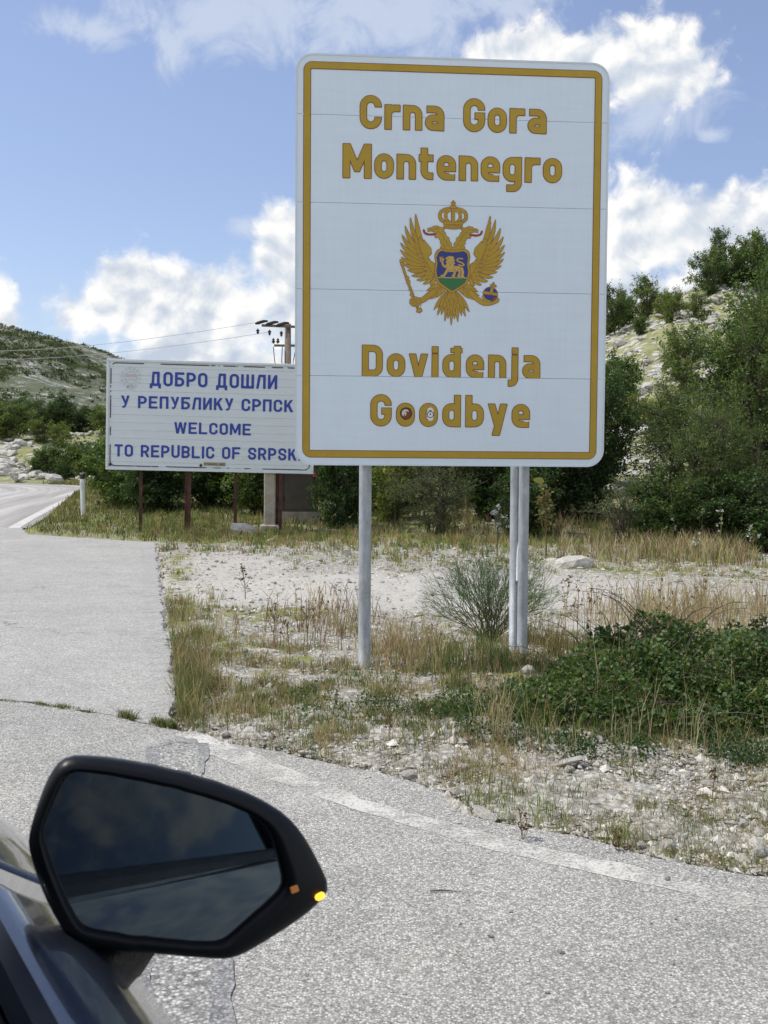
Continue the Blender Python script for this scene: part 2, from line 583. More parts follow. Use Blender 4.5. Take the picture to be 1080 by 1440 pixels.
def f_faint(t):
    p = geo(t)
    wear = t.step(t.add(t.mul(t.noise(p, 7., 7, .78), .7), t.add(t.mul(t.voro(p, 80.), .3), t.mul(t.noise(p, 1.6, 4, .6), .4))), .44, .80)
    s = pbsdf(t, (.56, .555, .53), .85)
    tr = t.node('ShaderNodeBsdfTransparent')
    m = t.node('ShaderNodeMixShader'); t.l.new(wear, m.inputs[0]); t.l.new(s, m.inputs[1]); t.l.new(tr.outputs[0], m.inputs[2])
    return m.outputs[0]


M['paint_faint'] = mat('nearly vanished edge paint', f_faint)


def f_ground(t):
    p = geo(t)
    a = t.xyz(att(t))                # x: grassy, y: hill, z: bare track
    n1 = t.noise(p, 1.3, 6, .65); n2 = t.noise(p, 7., 6, .65); n3 = t.noise(p, 40., 4, .6)
    v = t.node('ShaderNodeTexVoronoi', feature='F1'); t.l.new(p, v.inputs['Vector']); v.inputs['Scale'].default_value = 28.
    vs = t.node('ShaderNodeTexVoronoi', feature='F1'); t.l.new(p, vs.inputs['Vector']); vs.inputs['Scale'].default_value = 75.
    cell = t.xyz(v.outputs['Color'])[0]; cell2 = t.xyz(vs.outputs['Color'])[1]
    g = t.add(t.mul(cell, .5), t.mul(cell2, .5))
    grav = t.ramp(g, [(.08, (.20, .19, .16)), (.35, (.36, .345, .30)), (.65, (.50, .48, .43)), (.95, (.66, .645, .60))])
    grav = t.mix(t.mul(t.step(v.outputs['Distance'], .35, .7), .55), grav, (.16, .145, .115))
    sand = t.ramp(t.add(t.mul(n3, .6), t.mul(n2, .4)), [(.3, (.42, .40, .355)), (.5, (.53, .51, .465)), (.72, (.62, .60, .555))])
    grav = t.mix(t.mul(a[2], .75), grav, sand)
    soil = t.ramp(n2, [(.25, (.15, .135, .09)), (.5, (.27, .245, .16)), (.75, (.38, .35, .24))])
    turf = t.ramp(t.add(t.mul(n2, .5), t.mul(n3, .5)), [(.3, (.11, .13, .04)), (.5, (.20, .22, .075)), (.72, (.34, .33, .13))])
    grass = t.mix(t.step(n1, .42, .58), soil, turf)
    m = t.step(t.add(a[0], t.add(t.mul(t.sub(n2, .5), 1.8), t.mul(t.sub(n1, .5), .8))), .50, .72)
    c = t.mix(m, grav, grass)
    # hillside: thin dry grass between pale limestone
    r1 = t.noise(p, .8, 8, .7, .8)
    rv = t.voro(t.vmath('MULTIPLY', p, (1, 1, 1.8)), 1.9)
    rock = t.ramp(t.noise(p, 3., 6, .7), [(.3, (.30, .29, .265)), (.55, (.50, .49, .455)), (.75, (.66, .65, .61))])
    hg = t.ramp(t.noise(p, 1.4, 7, .7), [(.3, (.15, .17, .065)), (.5, (.26, .265, .12)), (.68, (.38, .365, .20))])
    hm = t.step(t.add(r1, t.mul(t.sub(.5, rv), .35)), .52, .60)
    c = t.mix(a[1], c, t.mix(hm, hg, rock))
    hgt = t.add(t.mul(t.sub(1., v.outputs['Distance']), .6), t.mul(t.sub(1., vs.outputs['Distance']), .3))
    hgt = t.add(hgt, t.mul(n2, .5))
    return pbsdf(t, c, .95, 0, hgt, .012, .9, spec=.15)


M['ground'] = mat('gravelly ground', f_ground)


def f_stone(t):
    v = oc(t); r = orand(t)
    n = t.noise(v, 4., 7, .65, .5); n2 = t.noise(v, 22., 5, .65)
    c = t.ramp(n, [(.28, (.34, .32, .275)), (.5, (.56, .535, .48)), (.72, (.74, .715, .65))])
    c = t.mix(1., c, t.ramp(n2, [(.3, .85), (.7, 1.1)]), 'MULTIPLY')
    c = t.mix(t.mul(t.step(t.noise(v, 2., 4), .55, .7), .4), c, (.15, .145, .11))
    return pbsdf(t, c, .92, 0, t.add(n, t.mul(n2, .3)), .03, .7, spec=.2)


M['stone'] = mat('limestone', f_stone)


def f_leaf(t):
    c = att(t); r = orand(t)
    c = t.mix(1., c, t.ramp(r, [(0., (.86, .9, .85)), (.5, (1, 1, 1)), (1., (1.18, 1.1, .95))]), 'MULTIPLY')
    d = t.node('ShaderNodeBsdfDiffuse'); t.l.new(c, d.inputs[0])
    tr = t.node('ShaderNodeBsdfTranslucent'); t.l.new(t.mix(1., c, (1.25, 1.3, .55), 'MULTIPLY'), tr.inputs[0])
    g = t.node('ShaderNodeBsdfGlossy'); g.inputs[0].default_value = (.9, 1, .85, 1); g.inputs[1].default_value = .55
    m = t.node('ShaderNodeMixShader'); m.inputs[0].default_value = .36; t.l.new(d.outputs[0], m.inputs[1]); t.l.new(tr.outputs[0], m.inputs[2])
    m2 = t.node('ShaderNodeMixShader'); m2.inputs[0].default_value = .03; t.l.new(m.outputs[0], m2.inputs[1]); t.l.new(g.outputs[0], m2.inputs[2])
    return m2.outputs[0]


M['leaf'] = mat('foliage', f_leaf)


def f_grass(t):
    c = att(t)
    d = t.node('ShaderNodeBsdfDiffuse'); t.l.new(c, d.inputs[0])
    tr = t.node('ShaderNodeBsdfTranslucent'); t.l.new(c, tr.inputs[0])
    m = t.node('ShaderNodeMixShader'); m.inputs[0].default_value = .3; t.l.new(d.outputs[0], m.inputs[1]); t.l.new(tr.outputs[0], m.inputs[2])
    return m.outputs[0]


M['grass'] = mat('grass blades', f_grass)
M['bark'] = plain('grey brown bark', (.085, .07, .052), .9, 0, .3, 8, .01)
M['stem'] = plain('thin green stem', (.10, .12, .045), .8, 0, .2, 8)


def f_galv(t):
    v = oc(t)
    n = t.noise(t.vmath('MULTIPLY', v, (1, 1, .35)), 22., 6, .65)
    sp = t.voro(v, 60.)
    c = t.ramp(n, [(.3, (.34, .37, .39)), (.55, (.47, .50, .52)), (.75, (.62, .64, .65))])
    drip = t.step(t.noise(t.vmath('MULTIPLY', v, (1, 1, .08)), 60., 3, .6), .62, .72)
    c = t.mix(t.mul(drip, .5), c, (.72, .73, .73))
    c = t.mix(t.mul(t.step(t.noise(v, 5., 5, .7), .55, .72), .45), c, (.30, .29, .26))
    return pbsdf(t, c, t.add(.48, t.mul(sp, .3)), .55, n, .002, .6)


M['galv'] = mat('galvanised steel', f_galv)


def f_face(t):
    v = oc(t)
    n = t.noise(v, 3., 6, .65); s = t.noise(t.vmath('MULTIPLY', v, (1.2, 1, 14.)), 2.2, 5, .6)
    c = t.mix(1., (.77, .865, .93), t.ramp(t.add(t.mul(n, .5), t.mul(s, .5)), [(.3, .955), (.7, 1.03)]), 'MULTIPLY')
    fine = t.noise(t.vmath('MULTIPLY', v, (60., 1., 1.5)), 1.4, 3, .6)
    c = t.mix(1., c, t.ramp(fine, [(.3, .975), (.7, 1.015)]), 'MULTIPLY')
    dirt = t.step(t.noise(t.vmath('MULTIPLY', v, (9., 1., .8)), 1.6, 7, .75), .60, .80)
    c = t.mix(t.mul(dirt, .22), c, (.50, .49, .45))
    return pbsdf(t, c, .42, 0, s, .0015, .35, spec=.4)


M['face'] = mat('white reflective sheeting', f_face)


def f_gold(t):
    v = oc(t)
    n = t.noise(v, 5., 6, .65); h = t.voro(v, 140., 'DISTANCE_TO_EDGE')
    c = t.mix(1., (.50, .325, .028), t.ramp(n, [(.3, .90), (.7, 1.07)]), 'MULTIPLY')
    c = t.mix(1., c, t.ramp(h, [(.0, .86), (.12, 1.02)]), 'MULTIPLY')
    return pbsdf(t, c, .42, 0, spec=.4)


M['gold'] = mat('gold reflective film', f_gold)
M['outline'] = plain('red brown outline', (.26, .075, .02), .45)
M['shield_blue'] = plain('blue film', (.018, .045, .22), .45)
M['shield_green'] = plain('green film', (.03, .17, .055), .45)
M['red'] = plain('red film', (.42, .03, .025), .45)
M['dark'] = plain('near black film', (.035, .018, .012), .4)
M['cream'] = plain('cream film', (.72, .66, .50), .45)
M['maroon'] = plain('maroon film', (.22, .035, .02), .4)
M['pale'] = plain('pale lion film', (.60, .40, .10), .45)
M['white'] = plain('white paint', (.78, .79, .78), .5, 0, .06)
M['_b'] = plain('black plastic', (.012, .012, .013), .38, 0, .1, 30, .0004)
M['frame'] = plain('aluminium edging', (.66, .70, .72), .35, .35, .06)
M['seam'] = plain('dirty joint', (.12, .12, .11), .8)


def f_slat(t):
    v = oc(t)
    s = t.noise(t.vmath('MULTIPLY', v, (.5, 1, 9.)), 3.2, 5, .6); n = t.noise(v, 4., 6, .65)
    c = t.mix(1., (.68, .73, .75), t.ramp(s, [(.3, .95), (.7, 1.03)]), 'MULTIPLY')
    c = t.mix(t.mul(t.step(n, .55, .75), .25), c, (.52, .53, .50))
    d = t.step(t.noise(t.vmath('MULTIPLY', v, (7., 1., .6)), 1.6, 7, .75), .60, .80)
    c = t.mix(t.mul(d, .25), c, (.38, .35, .29))
    return pbsdf(t, c, .5, 0, s, .002, .5)


M['slat'] = mat('faded white sign slats', f_slat)


def f_blue(t):
    v = oc(t)
    n = t.noise(v, 14., 6, .7)
    c = t.mix(t.mul(t.step(n, .56, .70), .35), (.022, .055, .33), (.10, .15, .42))
    return pbsdf(t, c, .5)


M['blue'] = mat('faded blue lettering', f_blue)


def f_rust(t):
    v = oc(t)
    n = t.noise(v, 9., 7, .7)
    c = t.ramp(n, [(.3, (.035, .018, .014)), (.5, (.075, .033, .024)), (.7, (.14, .065, .045))])
    return pbsdf(t, c, .85, 0, n, .004, .8)


M['rust'] = mat('rust brown steel', f_rust)


def f_conc(t):
    v = oc(t)
    n = t.noise(v, 5., 7, .7); n2 = t.noise(v, 40., 4, .6)
    c = t.ramp(n, [(.3, (.28, .245, .195)), (.5, (.40, .355, .29)), (.7, (.52, .47, .39))])
    c = t.mix(1., c, t.ramp(n2, [(.3, .88), (.7, 1.1)]), 'MULTIPLY')
    return pbsdf(t, c, .92, 0, n2, .006, .7)


M['concrete'] = mat('rough concrete', f_conc)
M['cabinet'] = plain('brown painted steel', (.105, .088, .072), .55, 0, .25, 3)
M['wood'] = plain('weathered pole wood', (.20, .16, .125), .9, 0, .35, 14, .01)
M['iron'] = plain('dark iron', (.05, .04, .035), .7, .2, .3)
M['wire'] = plain('cable', (.36, .37, .39), .6)
M['post_black'] = plain('black band', (.03, .03, .03), .5)

# ------------------------------------------------------------------ the ground
# cover table, measured on the photograph's ground: (px, py, rx, ry, amount)
COVER = [(350, 935, 110, 60, .52), (480, 965, 120, 36, .42), (700, 755, 700, 22, .55), (480, 782, 110, 9, .5), (640, 790, 150, 14, .45), (900, 790, 200, 22, .6), (270, 770, 60, 16, .25), (250, 800, 34, 34, .55),
         (1050, 800, 80, 24, .5), (960, 835, 180, 9, .35), (700, 825, 60, 10, .3),
         (380, 862, 140, 14, .62), (560, 880, 130, 16, .55), (290, 900, 60, 60, .5), (420, 920, 110, 50, .42), (600, 930, 120, 35, .55), (360, 985, 120, 40, .38),
         (560, 1000, 150, 22, .36), (700, 960, 90, 50, .6), (900, 970, 190, 90, .8), (1050, 950, 120, 100, .8), (790, 1015, 110, 25, .5), (330, 1025, 60, 12, .2),
         (470, 1050, 60, 12, .25), (700, 1085, 110, 22, .2), (960, 1060, 150, 16, .3), (250, 840, 26, 90, .6), (246, 960, 22, 60, .7), (860, 1180, 90, 16, .12)]
BARE = [(600, 830, 500, 28, 1.), (330, 800, 100, 20, .8), (950, 875, 230, 16, 1.), (450, 845, 240, 16, .7), (330, 780, 90, 5, .5)]


def to_px(x, y):
    y = np.maximum(y, .3)
    return 540 + FPX * x / y, 650 + FPX * CAM_H / y


def table(x, y, tab):
    px, py = to_px(x, y)
    o = np.zeros(np.shape(px))
    for (a, b, rx, ry, k) in tab:
        q = np.hypot((px - a) / rx, (py - b) / ry)
        o = np.maximum(o, k * (1 - sstep(q, .55, 1.25)))
    return o


def cover(x, y):
    g = .16 + .25 * sstep(y, 14.2, 16.0) + .45 * sstep(y, 16.5, 18.5)
    c = np.maximum(g, table(x, y, COVER))
    out = sstep(np.abs(x / np.maximum(y, .5) - .02), .4, .6)
    c = c * (1 - out) + .5 * out * (.4 + fbm(x * .3, y * .3, 31))
    return np.clip(c, 0, 1)


def axis(lo, hi, fine_lo, fine_hi, step, grow, cap):
    a = list(np.arange(fine_lo, fine_hi, step))
    v, s = fine_hi, step
    while v < hi:
        a.append(v); s = min(s * grow, cap(v)); v += s
    a.append(hi)
    v, s = fine_lo, step
    b = []
    while v > lo:
        s = min(s * grow, cap(abs(v))); v -= s; b.append(v)
    return np.array(b[::-1] + a)


def build_ground():
    xs = axis(-3000, 3000, -4.0, 5.0, .06, 1.035, lambda v: max(.3, v * .05))
    ys = axis(-1500, 4000, 2.4, 9.0, .055, 1.028, lambda v: max(.12, v * .028))
    X, Y = np.meshgrid(xs, ys)
    Z = H(X, Y)
    rough = sstep(Y, 2, 3) * (1 - sstep(Y, 12, 26))
    d = road_sdf(np.where(Y < 80, X, 0), np.where(Y < 80, Y, 0)) * 1.0
    off = (d > .05) | (Y > 80)
    Z = Z + np.where(off, rough * ((vn(X * 14, Y * 14, 41) - .5) * .022 + (vn(X * 6, Y * 6, 42) - .5) * .03), 0)
    nx, ny = len(xs), len(ys)
    i = (np.arange(ny - 1)[:, None] * nx + np.arange(nx - 1)[None]).ravel()
    F = np.stack([i, i + 1, i + nx + 1, i + nx], -1)
    C = np.zeros((ny * nx, 3))
    C[:, 0] = cover(X, Y).ravel()
    hill = sstep(Y, 20, 27) * sstep(X, 1, 5)
    hill = np.maximum(hill, sstep(Y, 57, 62) * sstep(-X, 2, 8))
    C[:, 1] = hill.ravel()
    C[:, 2] = table(X, Y, BARE).ravel()
    b = MB(); b.add(np.stack([X, Y, Z], -1).reshape(-1, 3), [F], C)
    o = b.build('ground', M['ground'], smooth=True)
    tag(o, kind='structure')


build_ground()


def jitter(poly, amp, step, seed, closed=True, only=None):
    out = []
    n = len(poly)
    for i in range(n):
        x0, y0 = poly[i]; x1, y1 = poly[(i + 1) % n]
        L = math.hypot(x1 - x0, y1 - y0)
        near = y0 < 26 and y1 < 26 and max(abs(x0), abs(x1)) < 8 and min(y0, y1) > 0
        k = max(1, min(400, int(L / step))) if near else 1
        for q in range(k):
            f = q / k
            x, y = x0 + (x1 - x0) * f, y0 + (y1 - y0) * f
            if near:
                nx_, ny_ = (y1 - y0) / L, -(x1 - x0) / L
                d = (float(fbm(x * 5 + seed, y * 5, 7, 5)) - .5) * amp * 2
                x += nx_ * d; y += ny_ * d
            out.append((x, y))
    return out


def sheet(name, poly, z, m, kind='structure', side=.06, cols=None):
    tri = tessellate_polygon([[Vector((x, y, 0)) for x, y in poly]])
    V = [(x, y, z) for x, y in poly]
    F = [tuple(t) for t in tri]
    # keep normals up
    G = []
    for a, b, c in F:
        ax, ay = poly[a]; bx, by = poly[b]; cx, cy = poly[c]
        G.append((a, b, c) if (bx - ax) * (cy - ay) - (by - ay) * (cx - ax) > 0 else (a, c, b))
    n = len(poly)
    if side:
        V += [(x, y, z - side) for x, y in poly]
        G += [(i, i + n, (i + 1) % n + n, (i + 1) % n) for i in range(n)]
    b = MB(); b.add(V, G, cols if cols is not None else (.5, .5, .5))
    o = b.build(name, m)
    if kind: tag(o, kind=kind)
    return o


sheet('asphalt_road', jitter(apron, .05, .03, 1), 0.0, M['asphalt'])
sheet('pavement', jitter(slab, .055, .03, 2), 0.004, M['slab'])

# the bend further on: a ribbon with coordinates along and across, for its wheel tracks


def ribbon(name, A, B, z, m, n=80, k=14):
    def res(P, n):
        P = np.array(P); d = np.concatenate([[0], np.cumsum(np.hypot(*np.diff(P, axis=0).T))])
        # smooth a little by Chaikin
        for _ in range(2):
            Q = [P[0]]
            for a, b in zip(P[:-1], P[1:]): Q += [a * .75 + b * .25, a * .25 + b * .75]
            Q.append(P[-1]); P = np.array(Q)
        d = np.concatenate([[0], np.cumsum(np.hypot(*np.diff(P, axis=0).T))])
        s = np.linspace(0, d[-1], n)
        return np.stack([np.interp(s, d, P[:, 0]), np.interp(s, d, P[:, 1])], 1), s / d[-1]
    a, s = res(A, n); b, _ = res(B, n)
    t = np.linspace(0, 1, k)
    P = a[:, None] * (1 - t)[None, :, None] + b[:, None] * t[None, :, None]
    V = np.concatenate([P, np.full(P.shape[:2] + (1,), z)], -1).reshape(-1, 3)
    C = np.stack([np.tile(t, n), np.repeat(s, k) * 6, np.zeros(n * k)], 1)
    i = (np.arange(n - 1)[:, None] * k + np.arange(k - 1)[None]).ravel()
    o = MB().add(V, [np.stack([i, i + 1, i + k + 1, i + k], -1)], C).build(name, m, smooth=True)
    nrm = o.data.polygons[0].normal.z
    if nrm < 0: o.data.flip_normals()
    tag(o, kind='structure')
    return a, b


ra, rb = ribbon('road', road_r, road_l[::-1], 0.0, M['far_road'])


def strip_line(name, P, off, wd, z, m):
    P = np.array(P)
    T = np.gradient(P, axis=0); T /= np.linalg.norm(T, axis=1)[:, None]
    N = np.stack([T[:, 1], -T[:, 0]], 1)
    poly = [tuple(p) for p in P + N * off] + [tuple(p) for p in (P + N * (off - wd))[::-1]]
    return sheet(name, poly, z, m, side=0)


M['far_line'] = plain('white edge line', (.58, .57, .53), .8, 0, .15, 3)
strip_line('edge_line', ra, -.18, .22, .005, M['far_line'])
strip_line('edge_line', rb, .40, .22, .005, M['far_line'])

# the worn white line on the near road, the coarse filled trench and its tar seals
def band(pts, wds, amp=.01, seed=0, step=.02):
    P = np.array(pts, float); d = np.concatenate([[0], np.cumsum(np.hypot(*np.diff(P, axis=0).T))])
    s = np.arange(0, d[-1], step)
    Q = np.stack([np.interp(s, d, P[:, 0]), np.interp(s, d, P[:, 1])], 1)
    for _ in range(8):
        Q[1:-1] = (Q[:-2] + Q[1:-1] * 2 + Q[2:]) / 4
    W = np.interp(s, d, wds)
    T = np.gradient(Q, axis=0); T /= np.linalg.norm(T, axis=1)[:, None]
    N = np.stack([T[:, 1], -T[:, 0]], 1)
    ja = (fbm(s * 9 + seed, s * 0 + 1, 51, 4) - .5) * 2 * amp; jb = (fbm(s * 9 + seed, s * 0 + 9, 52, 4) - .5) * 2 * amp
    L = Q + N * (W / 2 + ja)[:, None]; R = Q - N * (W / 2 + jb)[:, None]
    return [tuple(p) for p in L] + [tuple(p) for p in R[::-1]]


line_pts = [gp(262, 1030), gp(300, 1050), gp(350, 1070), gp(420, 1100), gp(500, 1131), gp(600, 1160), gp(700, 1188), gp(800, 1210), gp(900, 1232), gp(1000, 1256), gp(1080, 1275), (1.9, 2.72), (3.2, 2.2)]
sheet('road_marking', band(line_pts, [.10, .16, .15, .13, .12, .12, .12, .11, .11, .11, .11, .11, .11], .022, 3), .002, M['paint'], side=0)
sheet('edge_marking', band([gp(234, 1004), gp(229, 965), gp(226, 930), gp(221, 890), gp(216, 845), gp(212, 800), gp(209, 770)], [.14, .17, .17, .18, .20, .22, .24], .035, 13, .02), .0075, M['paint_faint'], side=0)
tr_c = [gp(252, 1040), gp(250, 1075), gp(255, 1150), gp(262, 1260), gp(266, 1440), (-.36, 1.2), (-.2, -2)]
sheet('road_patch', band(tr_c, [.17, .185, .19, .19, .19, .19, .19], .010, 9, .02), .0045, M['patch'], side=0)
sheet('road_patch_edge', band([gp(215, 1050), gp(216, 1064), gp(214, 1082)], [.055, .065, .02], .01, 5, .02), .005, M['tar'], side=0)
sheet('road_patch_edge', band([gp(287, 1046), gp(285, 1064), gp(282, 1090)], [.045, .05, .02], .01, 6, .02), .005, M['tar'], side=0)
sheet('road_patch_edge', band([gp(312, 1350), gp(314, 1440), (-.28, 2.0)], [.05, .055, .05], .012, 7, .02), .005, M['tar'], side=0)
sheet('road_patch_edge', band([gp(207, 1350), gp(205, 1440), (-.44, 2.0)], [.03, .035, .03], .012, 8, .02), .005, M['tar'], side=0)

# ------------------------------------------------------------------ the big border sign
YAW = rad(4.1)
D0 = 6.60                                    # distance of the lower left corner
bl = Vector((0, 0, CAM_H)) + ray(415, 652) * D0
ux = Vector((math.cos(YAW), math.sin(YAW), 0)); un = Vector((math.sin(YAW), -math.cos(YAW), 0))


def on_plane(px, py, o, u, n):
    d = ray(px, py); c = Vector((0, 0, CAM_H))
    t = (o - c).dot(n) / d.dot(n)
    p = c + d * t - o
    return p.dot(u), p.z


S_ = lambda px, py: on_plane(px, py, bl, ux, un)       # sign coordinates: right from the left edge, up from the lower edge
W_ = (S_(853, 300)[0] + S_(849, 640)[0]) / 2
T_ = (S_(430, 78)[1] + S_(840, 93)[1]) / 2 + .014
print('sign', W_, T_, S_(430, 78), S_(840, 93), S_(848, 655))
B_ = (S_(430, 653)[1] + S_(840, 656)[1]) / 2
sign = empty('border_sign', (bl.x, bl.y, 0), YAW)
tag(sign, 'large white country border sign with gold border, lettering and double-headed eagle on steel poles', 'road sign')
ZB = bl.z


def P3(p2, depth):                       # sign plane coordinates -> local 3d
    p2 = np.asarray(p2)
    return np.stack([p2[:, 0], np.full(len(p2), depth), p2[:, 1] + ZB], 1)


def rrect(x, y, x0, y0, x1, y1, r):
    qx = np.abs(x - (x0 + x1) / 2) - (x1 - x0) / 2 + r; qy = np.abs(y - (y0 + y1) / 2) - (y1 - y0) / 2 + r
    return np.hypot(np.maximum(qx, 0), np.maximum(qy, 0)) + np.minimum(np.maximum(qx, qy), 0) - r


def rrect_pts(x0, y0, x1, y1, r, n=8):
    out = []
    for cx, cy, a in ((x1 - r, y1 - r, 0), (x0 + r, y1 - r, 90), (x0 + r, y0 + r, 180), (x1 - r, y0 + r, 270)):
        for k in range(n + 1):
            t = rad(a + 90 * k / n); out.append((cx + r * math.cos(t), cy + r * math.sin(t)))
    return out


CR = .105
seams = [(S_(600, 164)[1] + S_(600, 166)[1]) / 2, S_(600, 288)[1], S_(600, 409)[1], S_(600, 530)[1]]
SEAM = .0011


def clip_seam(d, Y):
    for s in seams: d = np.maximum(d, SEAM - np.abs(Y - s))
    return d


def extrude_poly(b, pts, y0, y1, zoff=0.0, col=None, mi=0):
    """closed outline in the x-z plane, extruded along y"""
    n = len(pts)
    V = [(x, y0, z + zoff) for x, z in pts] + [(x, y1, z + zoff) for x, z in pts]
    F = [tuple(range(n))[::-1], tuple(range(n, 2 * n))] + [(i, (i + 1) % n, (i + 1) % n + n, i + n) for i in range(n)]
    b.add(V, F, col, mi)


rows = [T_] + seams + [B_]
full = rrect_pts(0, B_, W_, T_, CR)
for k in range(5):
    hi, lo = rows[k] - (SEAM if k else 0), rows[k + 1] + (SEAM if k < 4 else 0)
    if k == 0: pts = [(W_, lo), *[p for p in full if p[1] > T_ - CR - 1e-6], (0, lo)]
    elif k == 4: pts = [p for p in full if p[1] < B_ + CR + 1e-6]; pts = [(0, hi)] + pts + [(W_, hi)]
    else: pts = [(W_, lo), (W_, hi), (0, hi), (0, lo)]
    b = MB(); extrude_poly(b, pts, .004, .022, ZB)
    b.build('panel', M['face'], sign)
b = MB(); extrude_poly(b, rrect_pts(.03, B_ + .03, W_ - .03, T_ - .03, CR), .0225, .026, ZB)
b.build('backing_sheet', M['frame'], sign)
# folded aluminium edge all round
edge = rrect_pts(-.004, B_ - .004, W_ + .004, T_ + .004, CR + .004, 10); n = len(edge)
inn = rrect_pts(.006, B_ + .006, W_ - .006, T_ - .006, CR - .006, 10)
V = [(x, .001, z + ZB) for x, z in inn] + [(x, 0, z + ZB) for x, z in edge] + [(x, .032, z + ZB) for x, z in edge] + [(x, .032, z + ZB) for x, z in inn]
F = [(r * n + i, r * n + (i + 1) % n, (r + 1) % 4 * n + (i + 1) % n, (r + 1) % 4 * n + i) for r in range(4) for i in range(n)]
MB().add(V, F).build('edge_trim', M['frame'], sign)
# hollow channels behind the panel
for zc in (.35, 1.25, 2.2):
    MB().box((W_ / 2, .045, ZB + zc), (W_ - .2, .036, .05), bev=.004).build('mounting_rail', M['galv'], sign)


def put_sdf(name, f, x0, x1, y0, y1, cell, depth, m, seam=True):
    xs = np.arange(x0, x1 + cell, cell); ys = np.arange(y0, y1 + cell, cell)
    X, Y = np.meshgrid(xs, ys)
    d = f(X, Y)
    if seam: d = clip_seam(d, Y)
    V, F = smesh(d, xs, ys)
    b = MB(); b.add(P3(V, depth), F)
    return b.build(name, m, sign)


# gold border
bo = S_(426, 86); bi = S_(436, 97)
ox, oy = bo[0], T_ - bo[1]
g = .047; ox = .043


def border(X, Y, e):
    outer = rrect(X, Y, ox, B_ + ox, W_ - ox, T_ - ox, .055)
    inner = np.maximum(np.abs(X - W_ / 2) - (W_ / 2 - ox - g), np.abs(Y - (B_ + T_) / 2) - ((T_ - B_) / 2 - ox - g))
    return np.maximum(outer, -inner) + e


o = put_sdf('border_outline', lambda X, Y: border(X, Y, 0), 0, W_, B_, T_, .006, .0025, M['outline'])
o = put_sdf('gold_border', lambda X, Y: border(X, Y, .0042), 0, W_, B_, T_, .006, .0010, M['gold'])

# ---- lettering: strokes drawn after the photograph
HS = .092                                  # half stroke, cap height 1


def arc(cx, cy, r, a0, a1, n=10, ry=None):
    ry = r if ry is None else ry
    return [(cx + r * math.cos(rad(a0 + (a1 - a0) * k / n)), cy + ry * math.sin(rad(a0 + (a1 - a0) * k / n))) for k in range(n + 1)]


def oval(x0, x1, y0, y1):
    r = (x1 - x0) / 2; c = (x0 + x1) / 2
    return arc(c, y1 - r, r, 0, 180) + arc(c, y0 + r, r, 180, 360)


